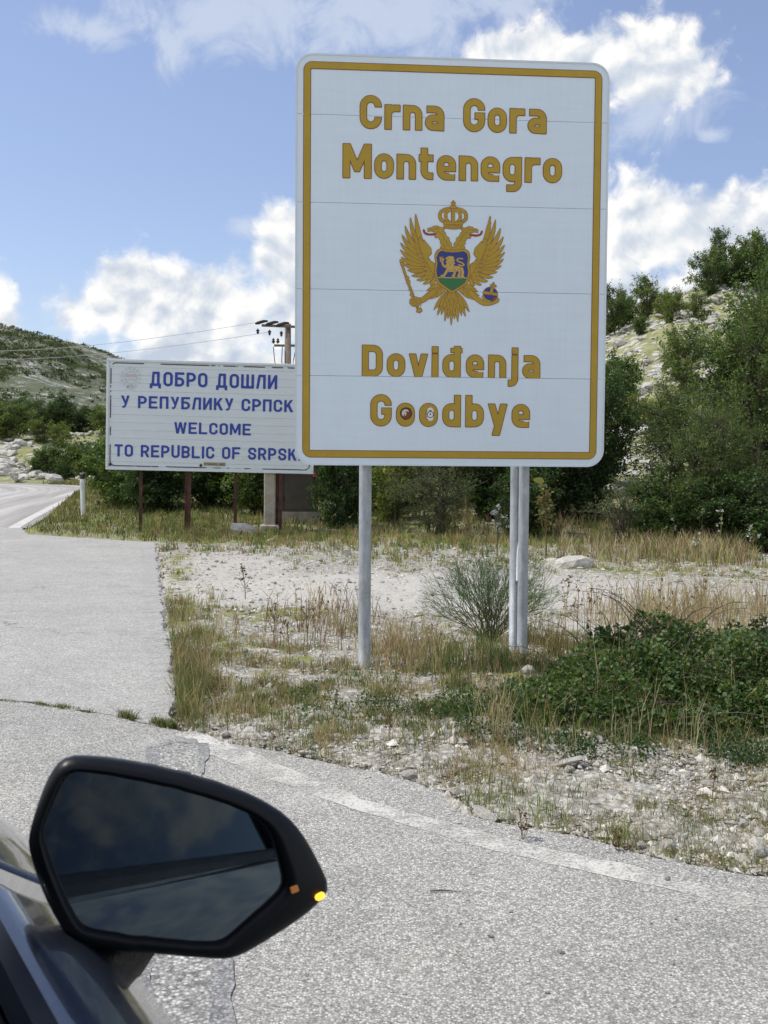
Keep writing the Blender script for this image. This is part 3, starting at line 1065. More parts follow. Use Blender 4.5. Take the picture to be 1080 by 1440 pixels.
def glyph(ch):
    """width, list of items: ('s', pts, closed) strokes with square ends, ('p', pts) filled polygons"""
    s = []
    xl, xr = .105, .475; w = .58; xm = (xl + xr) / 2; r = (xr - xl) / 2
    X0, X1 = .105, .555
    if ch in 'CG':
        R = .225; c = .33
        top = arc(c, .895 - R, R, 0 if ch == 'C' else 0, 180)
        left = arc(c, .105 + R, R, 180, 360)
        end = (.555, .30) if ch == 'C' else None
        pts = [(.555, .665)] + top + left
        if ch == 'C': pts += [(.555, .345)]; s = [('s', pts, False)]
        else: pts += [(.555, .455)]; s = [('s', pts, False), ('b', (.36, .475), (.647, .475))]
        return .66, s
    if ch == 'M':
        return .86, [('p', [(.01, 0), (.01, 1), (.215, 1), (.43, .50), (.645, 1), (.85, 1), (.85, 0), (.655, 0), (.655, .56), (.50, .19), (.36, .19), (.205, .56), (.205, 0)])]
    if ch == 'D':
        R = .2
        return .66, [('s', [(.105, .105), (.105, .895)] + arc(.355, .895 - R, R, 90, 0) + arc(.355, .105 + R, R, 0, -90), True), ('b', (.105, .013), (.105, .987))]
    if ch == 'o': return w, [('s', oval(xl, xr, .105, .635), True)]
    if ch == 'n': return w, [('b', (xl, .01), (xl, .73)), ('s', [(xl, .40)] + arc(xm, .635 - r, r, 180, 0) + [(xr, .01)], False)]
    if ch == 'r': return .47, [('b', (xl, .01), (xl, .73)), ('s', [(xl, .35)] + arc(xl + .2, .635 - .2, .2, 180, 90, 6) + [(.46, .635)], False)]
    if ch == 'a': return .57, [('s', [(.06, .635), (.27, .635)] + arc(xr - .18, .635 - .18, .18, 90, 0, 6) + [(xr, .01)], False), ('s', oval(xl, xl + .26, .105, .375) if False else [(xr, .105)] + arc(xl + .13, .24, .13, 270, 90, 10) + [(xr, .37)], False)]
    if ch == 'e': return w, [('s', [(xr, .33)] + arc(xm, .635 - r, r, 0, 180) + arc(xm, .105 + r, r, 180, 270, 6) + [(.54, .105)], False), ('bb', (xl, .335), (.567, .335), .068)]
    if ch == 't': return .45, [('s', [(.16, .93), (.16, .27)] + arc(.16 + .165, .27, .165, 180, 270, 6) + [(.42, .105)], False), ('b', (.01, .64), (.42, .64))]
    if ch == 'g': return w, [('s', oval(xl, xr, .105, .635), True), ('s', [(xr, .73), (xr, -.02)] + arc(xr - .17, -.02, .17, 0, -90, 6) + [(.13, -.19)], False)]
    if ch == 'd': return w, [('s', oval(xl, xr, .105, .635), True), ('b', (xr, .01), (xr, .99))]
    if ch == 'đ': return .62, [('s', oval(xl, xr, .105, .635), True), ('b', (xr, .01), (xr, .99)), ('bb', (.27, .865), (.62, .865), .06)]
    if ch == 'b': return w, [('s', oval(xl, xr, .105, .635), True), ('b', (xl, .01), (xl, .99))]
    if ch == 'i': return .21, [('b', (.105, .01), (.105, .73)), ('b', (.105, .79), (.105, .97))]
    if ch == 'j': return .25, [('s', [(.145, .73), (.145, -.03)] + arc(.145 - .13, -.03, .13, 0, -90, 5) + [(-.06, -.16)], False), ('b', (.145, .79), (.145, .97))]
    if ch == 'v': return .58, [('p', [(.0, .73), (.2, .73), (.29, .30), (.38, .73), (.58, .73), (.395, .01), (.185, .01)])]
    if ch == 'y': return .60, [('p', [(.0, .73), (.2, .73), (.305, .36), (.39, .73), (.59, .73), (.36, -.25), (.13, -.25), (.205, .04)])]
    return .3, []


def gsdf(ch, X, Y):
    wd, items = glyph(ch)
    d = np.full(X.shape, 9.)
    for it in items:
        if it[0] == 'p': d = np.minimum(d, sdf_poly(X, Y, it[1]))
        elif it[0] in ('b', 'bb'):
            hw = it[3] if it[0] == 'bb' else HS
            (x0, y0), (x1, y1) = it[1], it[2]
            if x0 == x1: q = np.maximum(np.abs(X - x0) - hw, np.maximum(y0 - Y, Y - y1))
            else: q = np.maximum(np.abs(Y - y0) - hw, np.maximum(x0 - X, X - x1))
            d = np.minimum(d, q)
        else:
            pts = it[1]
            q = sdf_line(X, Y, pts, it[2]) - HS
            if not it[2]:
                for a, b_ in ((pts[0], pts[1]), (pts[-1], pts[-2])):
                    L = math.hypot(a[0] - b_[0], a[1] - b_[1]); ex, ey = (a[0] - b_[0]) / L, (a[1] - b_[1]) / L
                    near = np.hypot(X - a[0], Y - a[1]) < HS * 1.7
                    q = np.where(near, np.maximum(q, (X - a[0]) * ex + (Y - a[1]) * ey), q)
            d = np.minimum(d, q)
    return d


def line_of_text(text, pl, pr, cap_top, mat_in, mat_out, word=None, gap_px=None):
    (xa, ya), (xb, yb) = S_(*pl), S_(*pr)
    cap = S_(*cap_top)[1] - S_(cap_top[0], pl[1] + (pr[1] - pl[1]) * (cap_top[0] - pl[0]) / (pr[0] - pl[0]))[1]
    base = (ya + yb) / 2
    wds = [glyph(c)[0] for c in text]
    space = .60
    n_g = sum(1 for a, b_ in zip(text[:-1], text[1:]) if a != ' ' and b_ != ' ')
    tot = (xb - xa) / cap
    fixed = sum(wd for c, wd in zip(text, wds) if c != ' ') + space * text.count(' ')
    gp_ = (tot - fixed) / n_g
    print(text, 'cap', round(cap, 3), 'gap', round(gp_, 3))
    x = xa
    for i, c in enumerate(text):
        if c == ' ':
            x += (space - gp_) * cap; continue
        wd = wds[i]
        for e, depth, mm, nm in ((.024, .0025, mat_out, 'letter_outline'), (0, .0010, mat_in, 'letter')):
            f = lambda X, Y: gsdf(c, (X - x) / cap, (Y - base) / cap) * cap - e * cap
            put_sdf(nm, f, x - .12 * cap, x + (wd + .1) * cap, base - .33 * cap, base + 1.08 * cap, cap / 48, depth, mm)
        x += (wd + gp_) * cap


line_of_text('Crna Gora', (506, 181), (768, 188), (520, 134), M['gold'], M['outline'])
line_of_text('Montenegro', (482, 249), (790, 258), (500, 202), M['gold'], M['outline'])
line_of_text('Doviđenja', (509, 529), (759, 532.5), (525, 485), M['gold'], M['outline'])
line_of_text('Goodbye', (521, 598.5), (745, 602), (540, 554), M['gold'], M['outline'])

# ---- the coat of arms, painted flat on a fine grid after the photograph (coordinates of a 1080 px enlargement of a 200 px square)
GS = 2.4
NG = 470
ec = np.full((NG, 400), -1, np.int8)         # -1 bare sheeting
EX, EY = np.meshgrid(np.arange(400) * GS + 60, np.arange(NG) * GS + 0)
GOLD, BROWN, BLUE, GREEN, RED, PALE, CREAM, ORB, RED2, JEWEL = range(10)


def paint(d, col, ow=0, ocol=BROWN):
    if ow: ec[d < ow] = ocol
    ec[d < 0] = col


def pp(pts, col, ow=3.5, mirror=False):
    if mirror: pts = [(1042 - x, y) for x, y in pts]
    paint(sdf_poly(EX, EY, pts), col, ow)


def taper(root, ctrl, tip, wid, col=GOLD, ow=3.2, tipw=1.5, mirror=False):
    t = np.linspace(0, 1, 12)
    P = [((1 - a) ** 2 * root[0] + 2 * a * (1 - a) * ctrl[0] + a * a * tip[0], (1 - a) ** 2 * root[1] + 2 * a * (1 - a) * ctrl[1] + a * a * tip[1]) for a in t]
    if mirror: P = [(1042 - x, y) for x, y in P]
    R = wid * (np.sin(np.clip(t * 1.25 + .42, 0, math.pi / 2)) * (1 - t ** 2.6)) + tipw
    d = np.full(EX.shape, 1e9)
    for (x, y), r in zip(zip([p[0] for p in P], [p[1] for p in P]), R): pass
    for k in range(11):
        (x0, y0), (x1, y1) = P[k], P[k + 1]
        ex, ey = x1 - x0, y1 - y0
        q = np.clip(((EX - x0) * ex + (EY - y0) * ey) / (ex * ex + ey * ey), 0, 1)
        d = np.minimum(d, np.hypot(EX - x0 - ex * q, EY - y0 - ey * q) - (R[k] + (R[k + 1] - R[k]) * q))
    paint(d, col, ow)


def curve(pts, wid, col, ow=0, mirror=False):
    if mirror: pts = [(1042 - x, y) for x, y in pts]
    P = np.array(pts, float)
    for _ in range(3):
        Q = [P[0]]
        for a, b_ in zip(P[:-1], P[1:]): Q += [a * .75 + b_ * .25, a * .25 + b_ * .75]
        Q.append(P[-1]); P = np.array(Q)
    paint(sdf_line(EX, EY, P) - wid, col, ow)


for mi in (False, True):
    tips = [((300, 420), (250, 330), (238, 178), 21), ((285, 440), (215, 350), (198, 207), 20), ((280, 465), (190, 390), (160, 270), 20),
            ((280, 490), (178, 430), (138, 335), 19), ((285, 520), (180, 475), (128, 398), 19), ((290, 545), (185, 520), (126, 450), 18),
            ((300, 565), (195, 560), (135, 503), 18), ((310, 580), (215, 595), (152, 553), 17), ((320, 590), (240, 615), (184, 600), 17),
            ((335, 610), (265, 645), (214, 640), 16), ((350, 625), (300, 675), (254, 672), 16), ((370, 640), (340, 690), (302, 700), 16), ((390, 650), (375, 700), (352, 706), 16)]
    for a in tips: taper(*a, mirror=mi)
    for k in range(9):
        f = k / 8
        rx, ry = 300 + 75 * f, 440 + 180 * f
        tx, ty = 222 + 110 * f ** 1.3, 320 + 345 * f ** .8
        taper((rx, ry), ((rx + tx) / 2 - 22 * (1 - f), (ry + ty) / 2), (tx, ty), 15, mirror=mi, ow=2.6)
    for k in range(7):
        f = k / 6
        rx, ry = 325 + 50 * f, 470 + 140 * f
        tx, ty = 258 + 80 * f, 400 + 235 * f
        taper((rx, ry), ((rx + tx) / 2 - 12 * (1 - f), (ry + ty) / 2), (tx, ty), 14, mirror=mi, ow=2.4)
    pp([(270, 345), (296, 388), (302, 368), (354, 428), (360, 468), (328, 510), (384, 545), (392, 640), (360, 600), (330, 545), (300, 500), (280, 440), (262, 380)], GOLD, 3, mi)
    # tail and leg feathers
    for t_, c_ in (((352, 812), (420, 780)), ((318, 782), (400, 750)), ((400, 800), (440, 760)), ((440, 770), (455, 740)), ((330, 750), (400, 720)), ((345, 735), (420, 700))):
        taper((470, 700), c_, t_, 20, mirror=mi, ow=2.8)
for t_ in ((385, 895), (650, 905), (410, 935), (622, 940), (466, 978), (566, 982), (440, 930), (592, 935), (515, 1008), (490, 960), (540, 962), (425, 880), (610, 885), (455, 890), (575, 895), (488, 900), (542, 900), (515, 925), (470, 840), (560, 842), (515, 860), (490, 810), (540, 812)):
    taper((518, 745), ((518 + t_[0]) / 2 + (t_[0] - 518) * .08, 800), t_, 22, ow=2.8)
# heads and necks
for mi in (False, True):
    pp([(432, 445), (428, 420), (438, 405), (425, 385), (432, 368), (418, 362), (420, 345), (392, 350), (380, 330), (398, 322), (392, 308), (360, 300), (332, 302), (330, 284), (345, 276), (362, 276), (372, 264), (400, 260), (425, 270), (460, 272), (452, 290), (438, 296), (462, 308), (470, 335), (492, 350), (494, 372), (512, 392), (508, 410), (524, 425), (528, 445)], GOLD, 3.5, mi)
    curve([(300, 296), (308, 318), (340, 328), (386, 322)], 6, RED2 if mi else RED, 2.5, mi)
    curve([(344, 288), (362, 292), (380, 288)], 1.6, BROWN, 0, mi)
    curve([(392, 285), (402, 280)], 2.5, BROWN, 0, mi)
    for a in ([(440, 320), (455, 345), (450, 370)], [(460, 360), (480, 385), (476, 410)], [(445, 390), (460, 415), (458, 435)], [(488, 395), (500, 420)], [(410, 300), (432, 320)]): curve(a, 1.6, BROWN, 0, mi)
    # crown
    curve([(462, 232), (418, 205), (424, 150), (480, 128), (522, 128)], 11, GOLD, 3.5, mi)
    curve([(486, 228), (462, 195), (470, 150), (518, 130)], 10, GOLD, 3, mi)
pp([(448, 224), (596, 224), (588, 274), (522, 282), (456, 274)], GOLD, 3.5)
curve([(456, 244), (522, 250), (588, 244)], 1.6, BROWN); curve([(458, 264), (522, 270), (586, 264)], 1.6, BROWN)
for x in range(470, 590, 18): curve([(x, 250), (x + 5, 260)], 2.6, BROWN)
curve([(521, 128), (521, 222)], 12, GOLD, 3)
for y in (145, 165, 185, 205): curve([(519, y), (523, y)], 3.2, BROWN)
for y, x in ((150, 430), (175, 422), (200, 430), (160, 470), (185, 464)): curve([(x, y), (x + 3, y)], 2.8, BROWN); curve([(1042 - x, y), (1045 - x, y)], 2.8, BROWN)
pp([(505, 100), (540, 100), (544, 124), (500, 124)], GOLD, 3.5)
curve([(522, 72), (522, 100)], 5.5, GOLD, 3); curve([(510, 84), (534, 84)], 5, GOLD, 3)
# lower legs, sceptre, orb
curve([(134, 548), (165, 640), (205, 750), (270, 915)], 7, GOLD, 3.5)
for (x, y, r) in ((136, 532, 15), (138, 555, 12), (176, 660, 14), (186, 690, 14), (202, 745, 10), (215, 785, 13), (268, 905, 13)): paint(np.hypot(EX - x, EY - y) - r, GOLD, 3.5)
pp([(250, 915), (258, 888), (284, 888), (294, 905), (276, 921)], GOLD, 3.5)
curve([(380, 760), (330, 800), (290, 830), (245, 825)], 19, GOLD, 3.5)
paint(np.hypot((EX - 240) / 1.15, EY - 838) - 36, GOLD, 3.5)
for a in ([(205, 830), (235, 822), (262, 830)], [(215, 850), (240, 842), (266, 852)], [(228, 872), (250, 862)], [(285, 850), (280, 880)]): curve(a, 1.8, BROWN)
curve([(660, 760), (705, 805), (760, 842), (815, 838), (862, 815)], 17, GOLD, 3.5)
paint(np.hypot(EX - 812, EY - 772) - 54, ORB, 4)
pp([(760, 748), (866, 762), (868, 782), (756, 768)], GOLD, 3)
curve([(826, 722), (818, 760)], 10, GOLD, 3); curve([(835, 688), (832, 722)], 7, GOLD, 3); curve([(818, 702), (850, 708)], 7, GOLD, 3)
curve([(838, 812), (850, 800)], 6, JEWEL, 2); curve([(756, 790), (770, 815), (810, 828)], 8, GOLD, 2)
# shield
sh = [(400, 452), (412, 440), (432, 432), (470, 442), (522, 444), (572, 440), (612, 432), (640, 448), (652, 485), (644, 540), (654, 600), (646, 660), (625, 700), (575, 735), (520, 768), (465, 735), (415, 700), (394, 660), (384, 600), (394, 540), (386, 485)]
pp(sh, GOLD, 4.5)
ins = [(521 + (x - 521) * .885, 592 + (y - 592) * .895) for x, y in sh]
pp(ins, BLUE, 3)
dsh = sdf_poly(EX, EY, ins)
ec[(dsh < 0) & (EY > 652)] = GREEN
ec[(dsh < 0) & (np.abs(EY - 650) < 3)] = PALE
L = lambda pts, wd=0: (pp(pts, PALE, 2.5) if not wd else curve(pts, wd, PALE, 2.5))
L([(596, 505), (560, 502), (552, 522), (590, 534), (612, 548), (596, 560), (566, 552)], 4.2)
L([(490, 560), (540, 560), (580, 566), (600, 580), (592, 600), (560, 600), (520, 606), (485, 606)])
L([(592, 580), (602, 612), (590, 640), (602, 642)], 9); L([(570, 590), (578, 615), (562, 640), (574, 642)], 7)
L([(535, 596), (540, 620), (520, 640), (534, 643)], 8); L([(482, 590), (470, 615), (452, 640), (440, 640)], 9)
L([(470, 498), (498, 486), (525, 490), (535, 500), (524, 506), (540, 518), (528, 526), (540, 540), (528, 552), (536, 566), (510, 592), (480, 590), (462, 560), (478, 545), (468, 528), (482, 520), (468, 510)])
L([(470, 570), (448, 560), (442, 530), (430, 522)], 7); L([(432, 520), (426, 498)], 4); L([(440, 520), (442, 496)], 4); L([(446, 526), (454, 508)], 4)
curve([(484, 508), (500, 506)], 2, BROWN); curve([(490, 530), (505, 545), (500, 570)], 1.6, BROWN); curve([(515, 520), (520, 545)], 1.6, BROWN)

emblem_mats = [M['gold'], M['outline'], M['shield_blue'], M['shield_green'], M['red'], M['pale'], M['cream'], M['shield_blue'], M['red'], M['red']]
names = ['eagle', 'eagle_outline', 'shield_field', 'shield_base', 'eagle_tongue', 'lion', 'crown', 'orb', 'eagle_tongue', 'orb_jewel']
c00 = S_(540 + 60 / 5.4, 270); c10 = S_(540 + (60 + 400 * GS) / 5.4, 270 + 0); c01 = S_(540 + 60 / 5.4, 270 + NG * GS / 5.4)
cA, cB = S_(640, 370), S_(641, 370)
pxm = ((S_(700, 300)[0] - S_(580, 300)[0]) / 120, (S_(640, 290)[1] - S_(640, 460)[1]) / 170)
ctr = S_(540 + 518 / 5.4, 270 + 560 / 5.4)
slope = (S_(700, 370)[1] - S_(580, 370)[1]) / (S_(700, 370)[0] - S_(580, 370)[0])
for ci in (0, 1, 2, 3, 4, 5, 7, 8, 9):
    V = []; F = []
    for j in range(NG):
        row = ec[j] == ci
        e = np.flatnonzero(np.diff(np.concatenate([[0], row.astype(int), [0]])))
        for a, b_ in zip(e[::2], e[1::2]):
            xa, xb = (EX[0, 0] + (a - .5) * GS - 518) / 5.4, (EX[0, 0] + (b_ - .5) * GS - 518) / 5.4
            ya, yb = (EY[j, 0] - .5 * GS - 560) / 5.4, (EY[j, 0] + .5 * GS - 560) / 5.4
            n0 = len(V)
            V += [(ctr[0] + xa * pxm[0], ctr[1] - ya * pxm[1]), (ctr[0] + xb * pxm[0], ctr[1] - ya * pxm[1]), (ctr[0] + xb * pxm[0], ctr[1] - yb * pxm[1]), (ctr[0] + xa * pxm[0], ctr[1] - yb * pxm[1])]
            F.append((n0 + 3, n0 + 2, n0 + 1, n0))
    MB().add(P3(V, .0018), F).build(names[ci], emblem_mats[ci], sign)


def pole(px, py_base, dd, dia, top, name='pole', mm=None, parent=None, lean=0.0, back=.07):
    """vertical tube behind the panel; local coordinates of the sign"""
    u, _ = S_(px, 652)
    b = MB(); b.tube([(u + lean, back, -.25), (u + lean, back, .4), (u, back, 1.6), (u, back, top)], dia / 2, 20)
    return b.build(name, mm or M['galv'], parent or sign, smooth=True)


pole(514.8, 945, 0, .078, ZB + 2.45)
pole(740.5, 925, 0, .066, ZB + 2.45)
u0 = S_(729.5, 652)[0]
b = MB(); b.tube([(u0 + .006, .125, -.2), (u0 + .004, .125, ZB - .1), (u0, .125, ZB + 1.2)], .031, 18)
b.build('brace_pole', M['galv'], sign, smooth=True)
b = MB(); b.tube([(S_(733, 652)[0], .085, .55), (S_(733.5, 652)[0], .082, .70), (S_(734.5, 652)[0], .086, .80)], [.005, .009, .003], 8)
b.build('cable_tie', M['white'], sign, smooth=True)
for u in (S_(514.8, 652)[0], S_(740.5, 652)[0]):
    for zc in (.35, 1.25, 2.2):
        b = MB(); b.tube([(u, .07, ZB + zc - .02), (u, .07, ZB + zc + .02)], .046, 20); b.build('clamp', M['galv'], sign)

# stickers on the sign (each a thing of its own)


def sticker(name, px, py, parts, label, depth=-.0006, base=None):
    o_, z_ = S_(px, py)
    e = empty(name, sign.matrix_basis @ Vector((o_, depth, z_ + ZB)), YAW)
    tag(e, label, 'sticker')
    for k, (nm, fn, m_, rr) in enumerate(parts):
        xs = np.arange(-rr, rr + 1e-9, rr / 18)
        X, Y = np.meshgrid(xs, xs)
        V, F = smesh(fn(X, Y), xs, xs)
        MB().add(np.stack([V[:, 0], np.full(len(V), -.0004 * k), V[:, 1]], 1), F).build(nm, m_, e)
    return e


bpy.context.view_layer.update()
q = 1 / 218.
sticker('round_sticker', 571, 581.3, [
    ('backing', lambda X, Y: np.hypot(X, Y) - 8.2 * q, M['dark'], 9 * q),
    ('disc', lambda X, Y: np.hypot(X, Y + .4 * q) - 6.4 * q, M['maroon'], 8 * q),
    ('swirl', lambda X, Y: np.minimum(np.maximum(np.hypot(X + .6 * q, Y - .3 * q) - 5.2 * q, -(np.hypot(X - 1.6 * q, Y + 2.2 * q) - 5.0 * q)), sdf_line(X, Y, [(-3 * q, -.5 * q), (0, 1 * q), (-1 * q, -2.5 * q)]) - .8 * q), M['cream'], 8 * q)],
    'small round dark red and cream sticker inside the first o of Goodbye')
sticker('oval_sticker', 605.2, 582.5, [
    ('backing', lambda X, Y: np.maximum(rrect(X, Y, -4.3 * q, -9 * q, 4.3 * q, 9 * q, 4.2 * q), -9), M['white'], 10 * q),
    ('rosette', lambda X, Y: np.minimum(np.abs(np.hypot(X, Y + .5 * q) - 4.2 * q) - .5 * q + .35 * q * np.sin(9 * np.arctan2(X, Y)), np.minimum(np.hypot(X, Y) - 1. * q, np.abs(Y - 4.8 * q) + np.abs(X) * .3 - .8 * q)), M['iron'], 6 * q)],
    'small white oval sticker with a grey rosette inside the second o of Goodbye')

# ------------------------------------------------------------------ the older welcome sign, further back
YAW2 = rad(4.0)
D2 = 19.0
bl2 = Vector((0, 0, CAM_H)) + ray(148.5, 660) * D2
uxh = Vector((math.cos(YAW2), math.sin(YAW2), 0)); un2 = Vector((math.sin(YAW2), -math.cos(YAW2), 0))
TILT = rad(-.95)                         # the old sign hangs a little to the right
ws = empty('welcome_sign', (bl2.x, bl2.y, 0), YAW2)
tag(ws, 'old white slatted welcome sign with blue Cyrillic and Latin lettering on rusty posts', 'road sign')
face = Matrix.Translation((0, 0, bl2.z)) @ Matrix.Rotation(-TILT, 4, 'Y')
print('tilt check')


def S2(px, py):
    a, b_ = on_plane(px, py, bl2, uxh, un2)
    c, s = math.cos(TILT), math.sin(TILT)
    return a * c + b_ * s, -a * s + b_ * c


W2 = S2(441, 660)[0]; H2 = (S2(153, 504)[1] + S2(400, 512)[1]) / 2
print('welcome', W2, H2, S2(153, 504), S2(400, 512), S2(440, 665))


def L2(b): # transform local face geometry (x right, y depth, z up) onto the tilted board
    return b


def put2(b, name, m, smooth=False, parent=ws):
    o_ = b.build(name, m, parent, smooth)
    o_.matrix_local = face
    return o_


NSL = 14
for k in range(NSL):
    z0, z1 = H2 * k / NSL, H2 * (k + 1) / NSL
    b = MB(); b.box((W2 / 2, .02, (z0 + z1) / 2), (W2 - .06, .03 - (k % 3) * .001, z1 - z0 - .0015), bev=.0035)
    put2(b, 'slat', M['slat'])
for (x, z, dx_, dz_) in ((W2 / 2, .02, W2, .045), (W2 / 2, H2 - .02, W2, .045), (.0225, H2 / 2, .045, H2 - .09), (W2 - .0225, H2 / 2, .045, H2 - .09)):
    b = MB(); b.box((x, .012, z), (dx_, .06, dz_), bev=.006); put2(b, 'frame_bar', M['frame'])
# thin dark line that runs round inside the edge, flaked in places


def ringline(X, Y):
    d = np.abs(rrect(X, Y, .075, .07, W2 - .075, H2 - .07, .09)) - .0085
    return d + np.where(fbm(X * 6, Y * 6, 5, 4) < .40, .006, 0)


xs = np.arange(0, W2, .012); ys = np.arange(0, H2, .012); X, Y = np.meshgrid(xs, ys)
V, F = smesh(ringline(X, Y), xs, ys)
put2(MB().add(np.stack([V[:, 0], np.full(len(V), -.0005), V[:, 1]], 1), F), 'border_line', M['iron'])


def cap(ch):
    """block capitals, cap height 1: width, strokes"""
    q = .085; W = .62; a, b_ = q, W - q; R = .20
    lo, hi = q, 1 - q
    B = lambda x0, y0, x1, y1: ('b', (x0, y0), (x1, y1))
    St = lambda P, cl=False: ('s', P, cl)
    ring = arc(b_ - R, hi - R, R, 0, 90, 6) + arc(a + R, hi - R, R, 90, 180, 6) + arc(a + R, lo + R, R, 180, 270, 6) + arc(b_ - R, lo + R, R, 270, 360, 6)
    L_, Rr = B(a, 0, a, 1), B(b_, 0, b_, 1)
    T_o, Bo, Md = B(a, hi, b_ + q, hi), B(a, lo, b_ + q, lo), B(a, .5, b_ + .02, .5)
    bowl = lambda y0, y1: St([(a, y1)] + arc(b_ - (y1 - y0) / 2, (y0 + y1) / 2, (y1 - y0) / 2, 90, -90, 8) + [(a, y0)])
    D = {'О': [St(ring, True)], 'O': [St(ring, True)],
         'С': [St([(b_, .68)] + ring[:-7] + arc(b_ - R, lo + R, R, 270, 360, 6) + [(b_, .32)])],
         'Р': [L_, bowl(.44, hi)], 'Б': [L_, T_o, bowl(lo, .56)], 'B': [L_, bowl(.5, hi), bowl(lo, .5)],
         'Е': [L_, T_o, Md, Bo], 'F': [L_, T_o, Md], 'L': [L_, Bo], 'П': [L_, Rr, B(a, hi, b_, hi)],
         'И': [L_, Rr, ('p', [(a - q, .0), (a + q, .0), (b_ + q, 1), (b_ - q, 1)])],
         'К': [L_, ('p', [(a, .42), (b_ - .12, 1), (b_ + .1, 1), (a, .22)]), ('p', [(a + .12, .55), (a + .27, .70), (b_ + .12, 0), (b_ - .09, 0)])],
         'У': [('p', [(0, 1), (.19, 1), (.40, .36), (.30, .26)]), ('p', [(W, 1), (W - .19, 1), (.24, .16), (.10, .16), (.10, 0), (.26, 0), (.36, .12)])],
         'Т': [B(W / 2, 0, W / 2, hi), B(0, hi, W, hi)], 'I': [B(q, 0, q, 1)], 'U': [St([(a, 1), (a, lo + R)] + arc(a + R, lo + R, R, 180, 270, 6) + arc(b_ - R, lo + R, R, 270, 360, 6) + [(b_, 1)])],
         'R': [L_, bowl(.44, hi), ('p', [(.24, .46), (.42, .46), (b_ + .11, 0), (b_ - .09, 0)])],
         'S': [St([(b_, .70), (b_, .72)] + arc(b_ - .2, hi - .2, .2, 0, 90, 6) + arc(a + .2, hi - .2, .2, 90, 250, 8) + [(b_ - .19, .48)] + arc(b_ - .2, lo + .2, .2, 60, -90, 8) + arc(a + .2, lo + .2, .2, 270, 185, 6) + [(a, .30)])],
         'A': [('p', [(0, 0), (.18, 0), (.31, .62), (.44, 0), (.62, 0), (.41, 1), (.21, 1)]), B(.14, .28, .48, .28)]}
    if ch in 'ДЛ':
        it = [('p', [(.10, 0), (.27, 0), (.30, .83), (.14, .83)] if ch == 'Д' else [(0, 0), (.17, 0), (.29, .83), (.14, 1)]), B(.55, 0, .55, 1), B(.16, hi, .6, hi)]
        if ch == 'Д': it += [B(0, q, .72, q), B(.075, -.17, .075, .1), B(.645, -.17, .645, .1)]; return .74, it
        return .64, it
    if ch == 'Ш': return .86, [B(q, 0, q, 1), B(.43, 0, .43, 1), B(.775, 0, .775, 1), B(q, q, .775, q)]
    if ch == 'W': return .92, [('p', [(0, 1), (.18, 1), (.26, .34), (.37, 1), (.55, 1), (.66, .34), (.74, 1), (.92, 1), (.76, 0), (.58, 0), (.46, .62), (.34, 0), (.16, 0)])]
    if ch == 'M': return .80, [('p', [(0, 0), (0, 1), (.19, 1), (.40, .42), (.61, 1), (.80, 1), (.80, 0), (.63, 0), (.63, .60), (.46, .14), (.34, .14), (.17, .60), (.17, 0)])]
    key = {'C': 'С', 'P': 'Р', 'E': 'Е', 'K': 'К', 'T': 'Т', 'N': 'И', 'Y': 'У', 'D': 'О', 'А': 'A'}.get(ch, ch)
    return (.17 if ch == 'I' else W), D.get(key, [])


def csdf(items, X, Y, hw=.088):
    d = np.full(X.shape, 9.)
    for it in items:
        if it[0] == 'p': d = np.minimum(d, sdf_poly(X, Y, it[1]))
        elif it[0] == 'b':
            (x0, y0), (x1, y1) = it[1], it[2]
            d = np.minimum(d, np.maximum(np.abs(X - x0) - hw, np.maximum(y0 - Y, Y - y1)) if x0 == x1 else np.maximum(np.abs(Y - y0) - hw, np.maximum(x0 - X, X - x1)))
        else: d = np.minimum(d, sdf_line(X, Y, it[1], it[2]) - hw)
    return d


def text_mesh(txt, x0, x1, z0, z1, mm, name, off=0, depth=-.001, parent=ws, res=26):
    h = z1 - z0; wd = [cap(c)[0] if c != ' ' else .30 for c in txt]
    gap = .145 * h
    k = (x1 - x0) / (sum(wd) * h + gap * (len(txt) - 1))
    x = x0
    for c, w_ in zip(txt, wd):
        if c != ' ':
            xs = np.linspace(-.05, w_ + .05, int(res * w_) + 6); ys = np.linspace(-.24, 1.06, int(res * 1.3))
            X, Y = np.meshgrid(xs, ys)
            V, F = smesh(csdf(cap(c)[1], X, Y), xs, ys)
            o_ = MB().add(np.stack([x + V[:, 0] * h * k, np.full(len(V), depth), z0 + V[:, 1] * h], 1), F).build(name, mm, parent)
            o_.matrix_local = face
        x += (w_ * h + gap) * k
    return o_


LA = S2(213, 545)
for txt, l, r_, yt, yb in (('ДОБРО ДОШЛИ', 211, 390, (523, 544.5), (527, 545.5)), ('У РЕПУБЛИКУ СРПСКУ', 170, 427, (556.5, 574), (562.5, 579.5)),
                           ('WELCOME', 245, 353, (594, 610), (595.5, 612)), ('TO REPUBLIC OF SRPSKA', 161, 431, (625, 641.5), (631, 648.5))):
    xa, z_t1 = S2(l, yt[0]); xb, z_t2 = S2(r_, yb[0]); _, z_b1 = S2(l, yt[1]); _, z_b2 = S2(r_, yb[1])
    text_mesh(txt, xa, xb, (z_b1 + z_b2) / 2, (z_t1 + z_t2) / 2, M['blue'], 'letter')
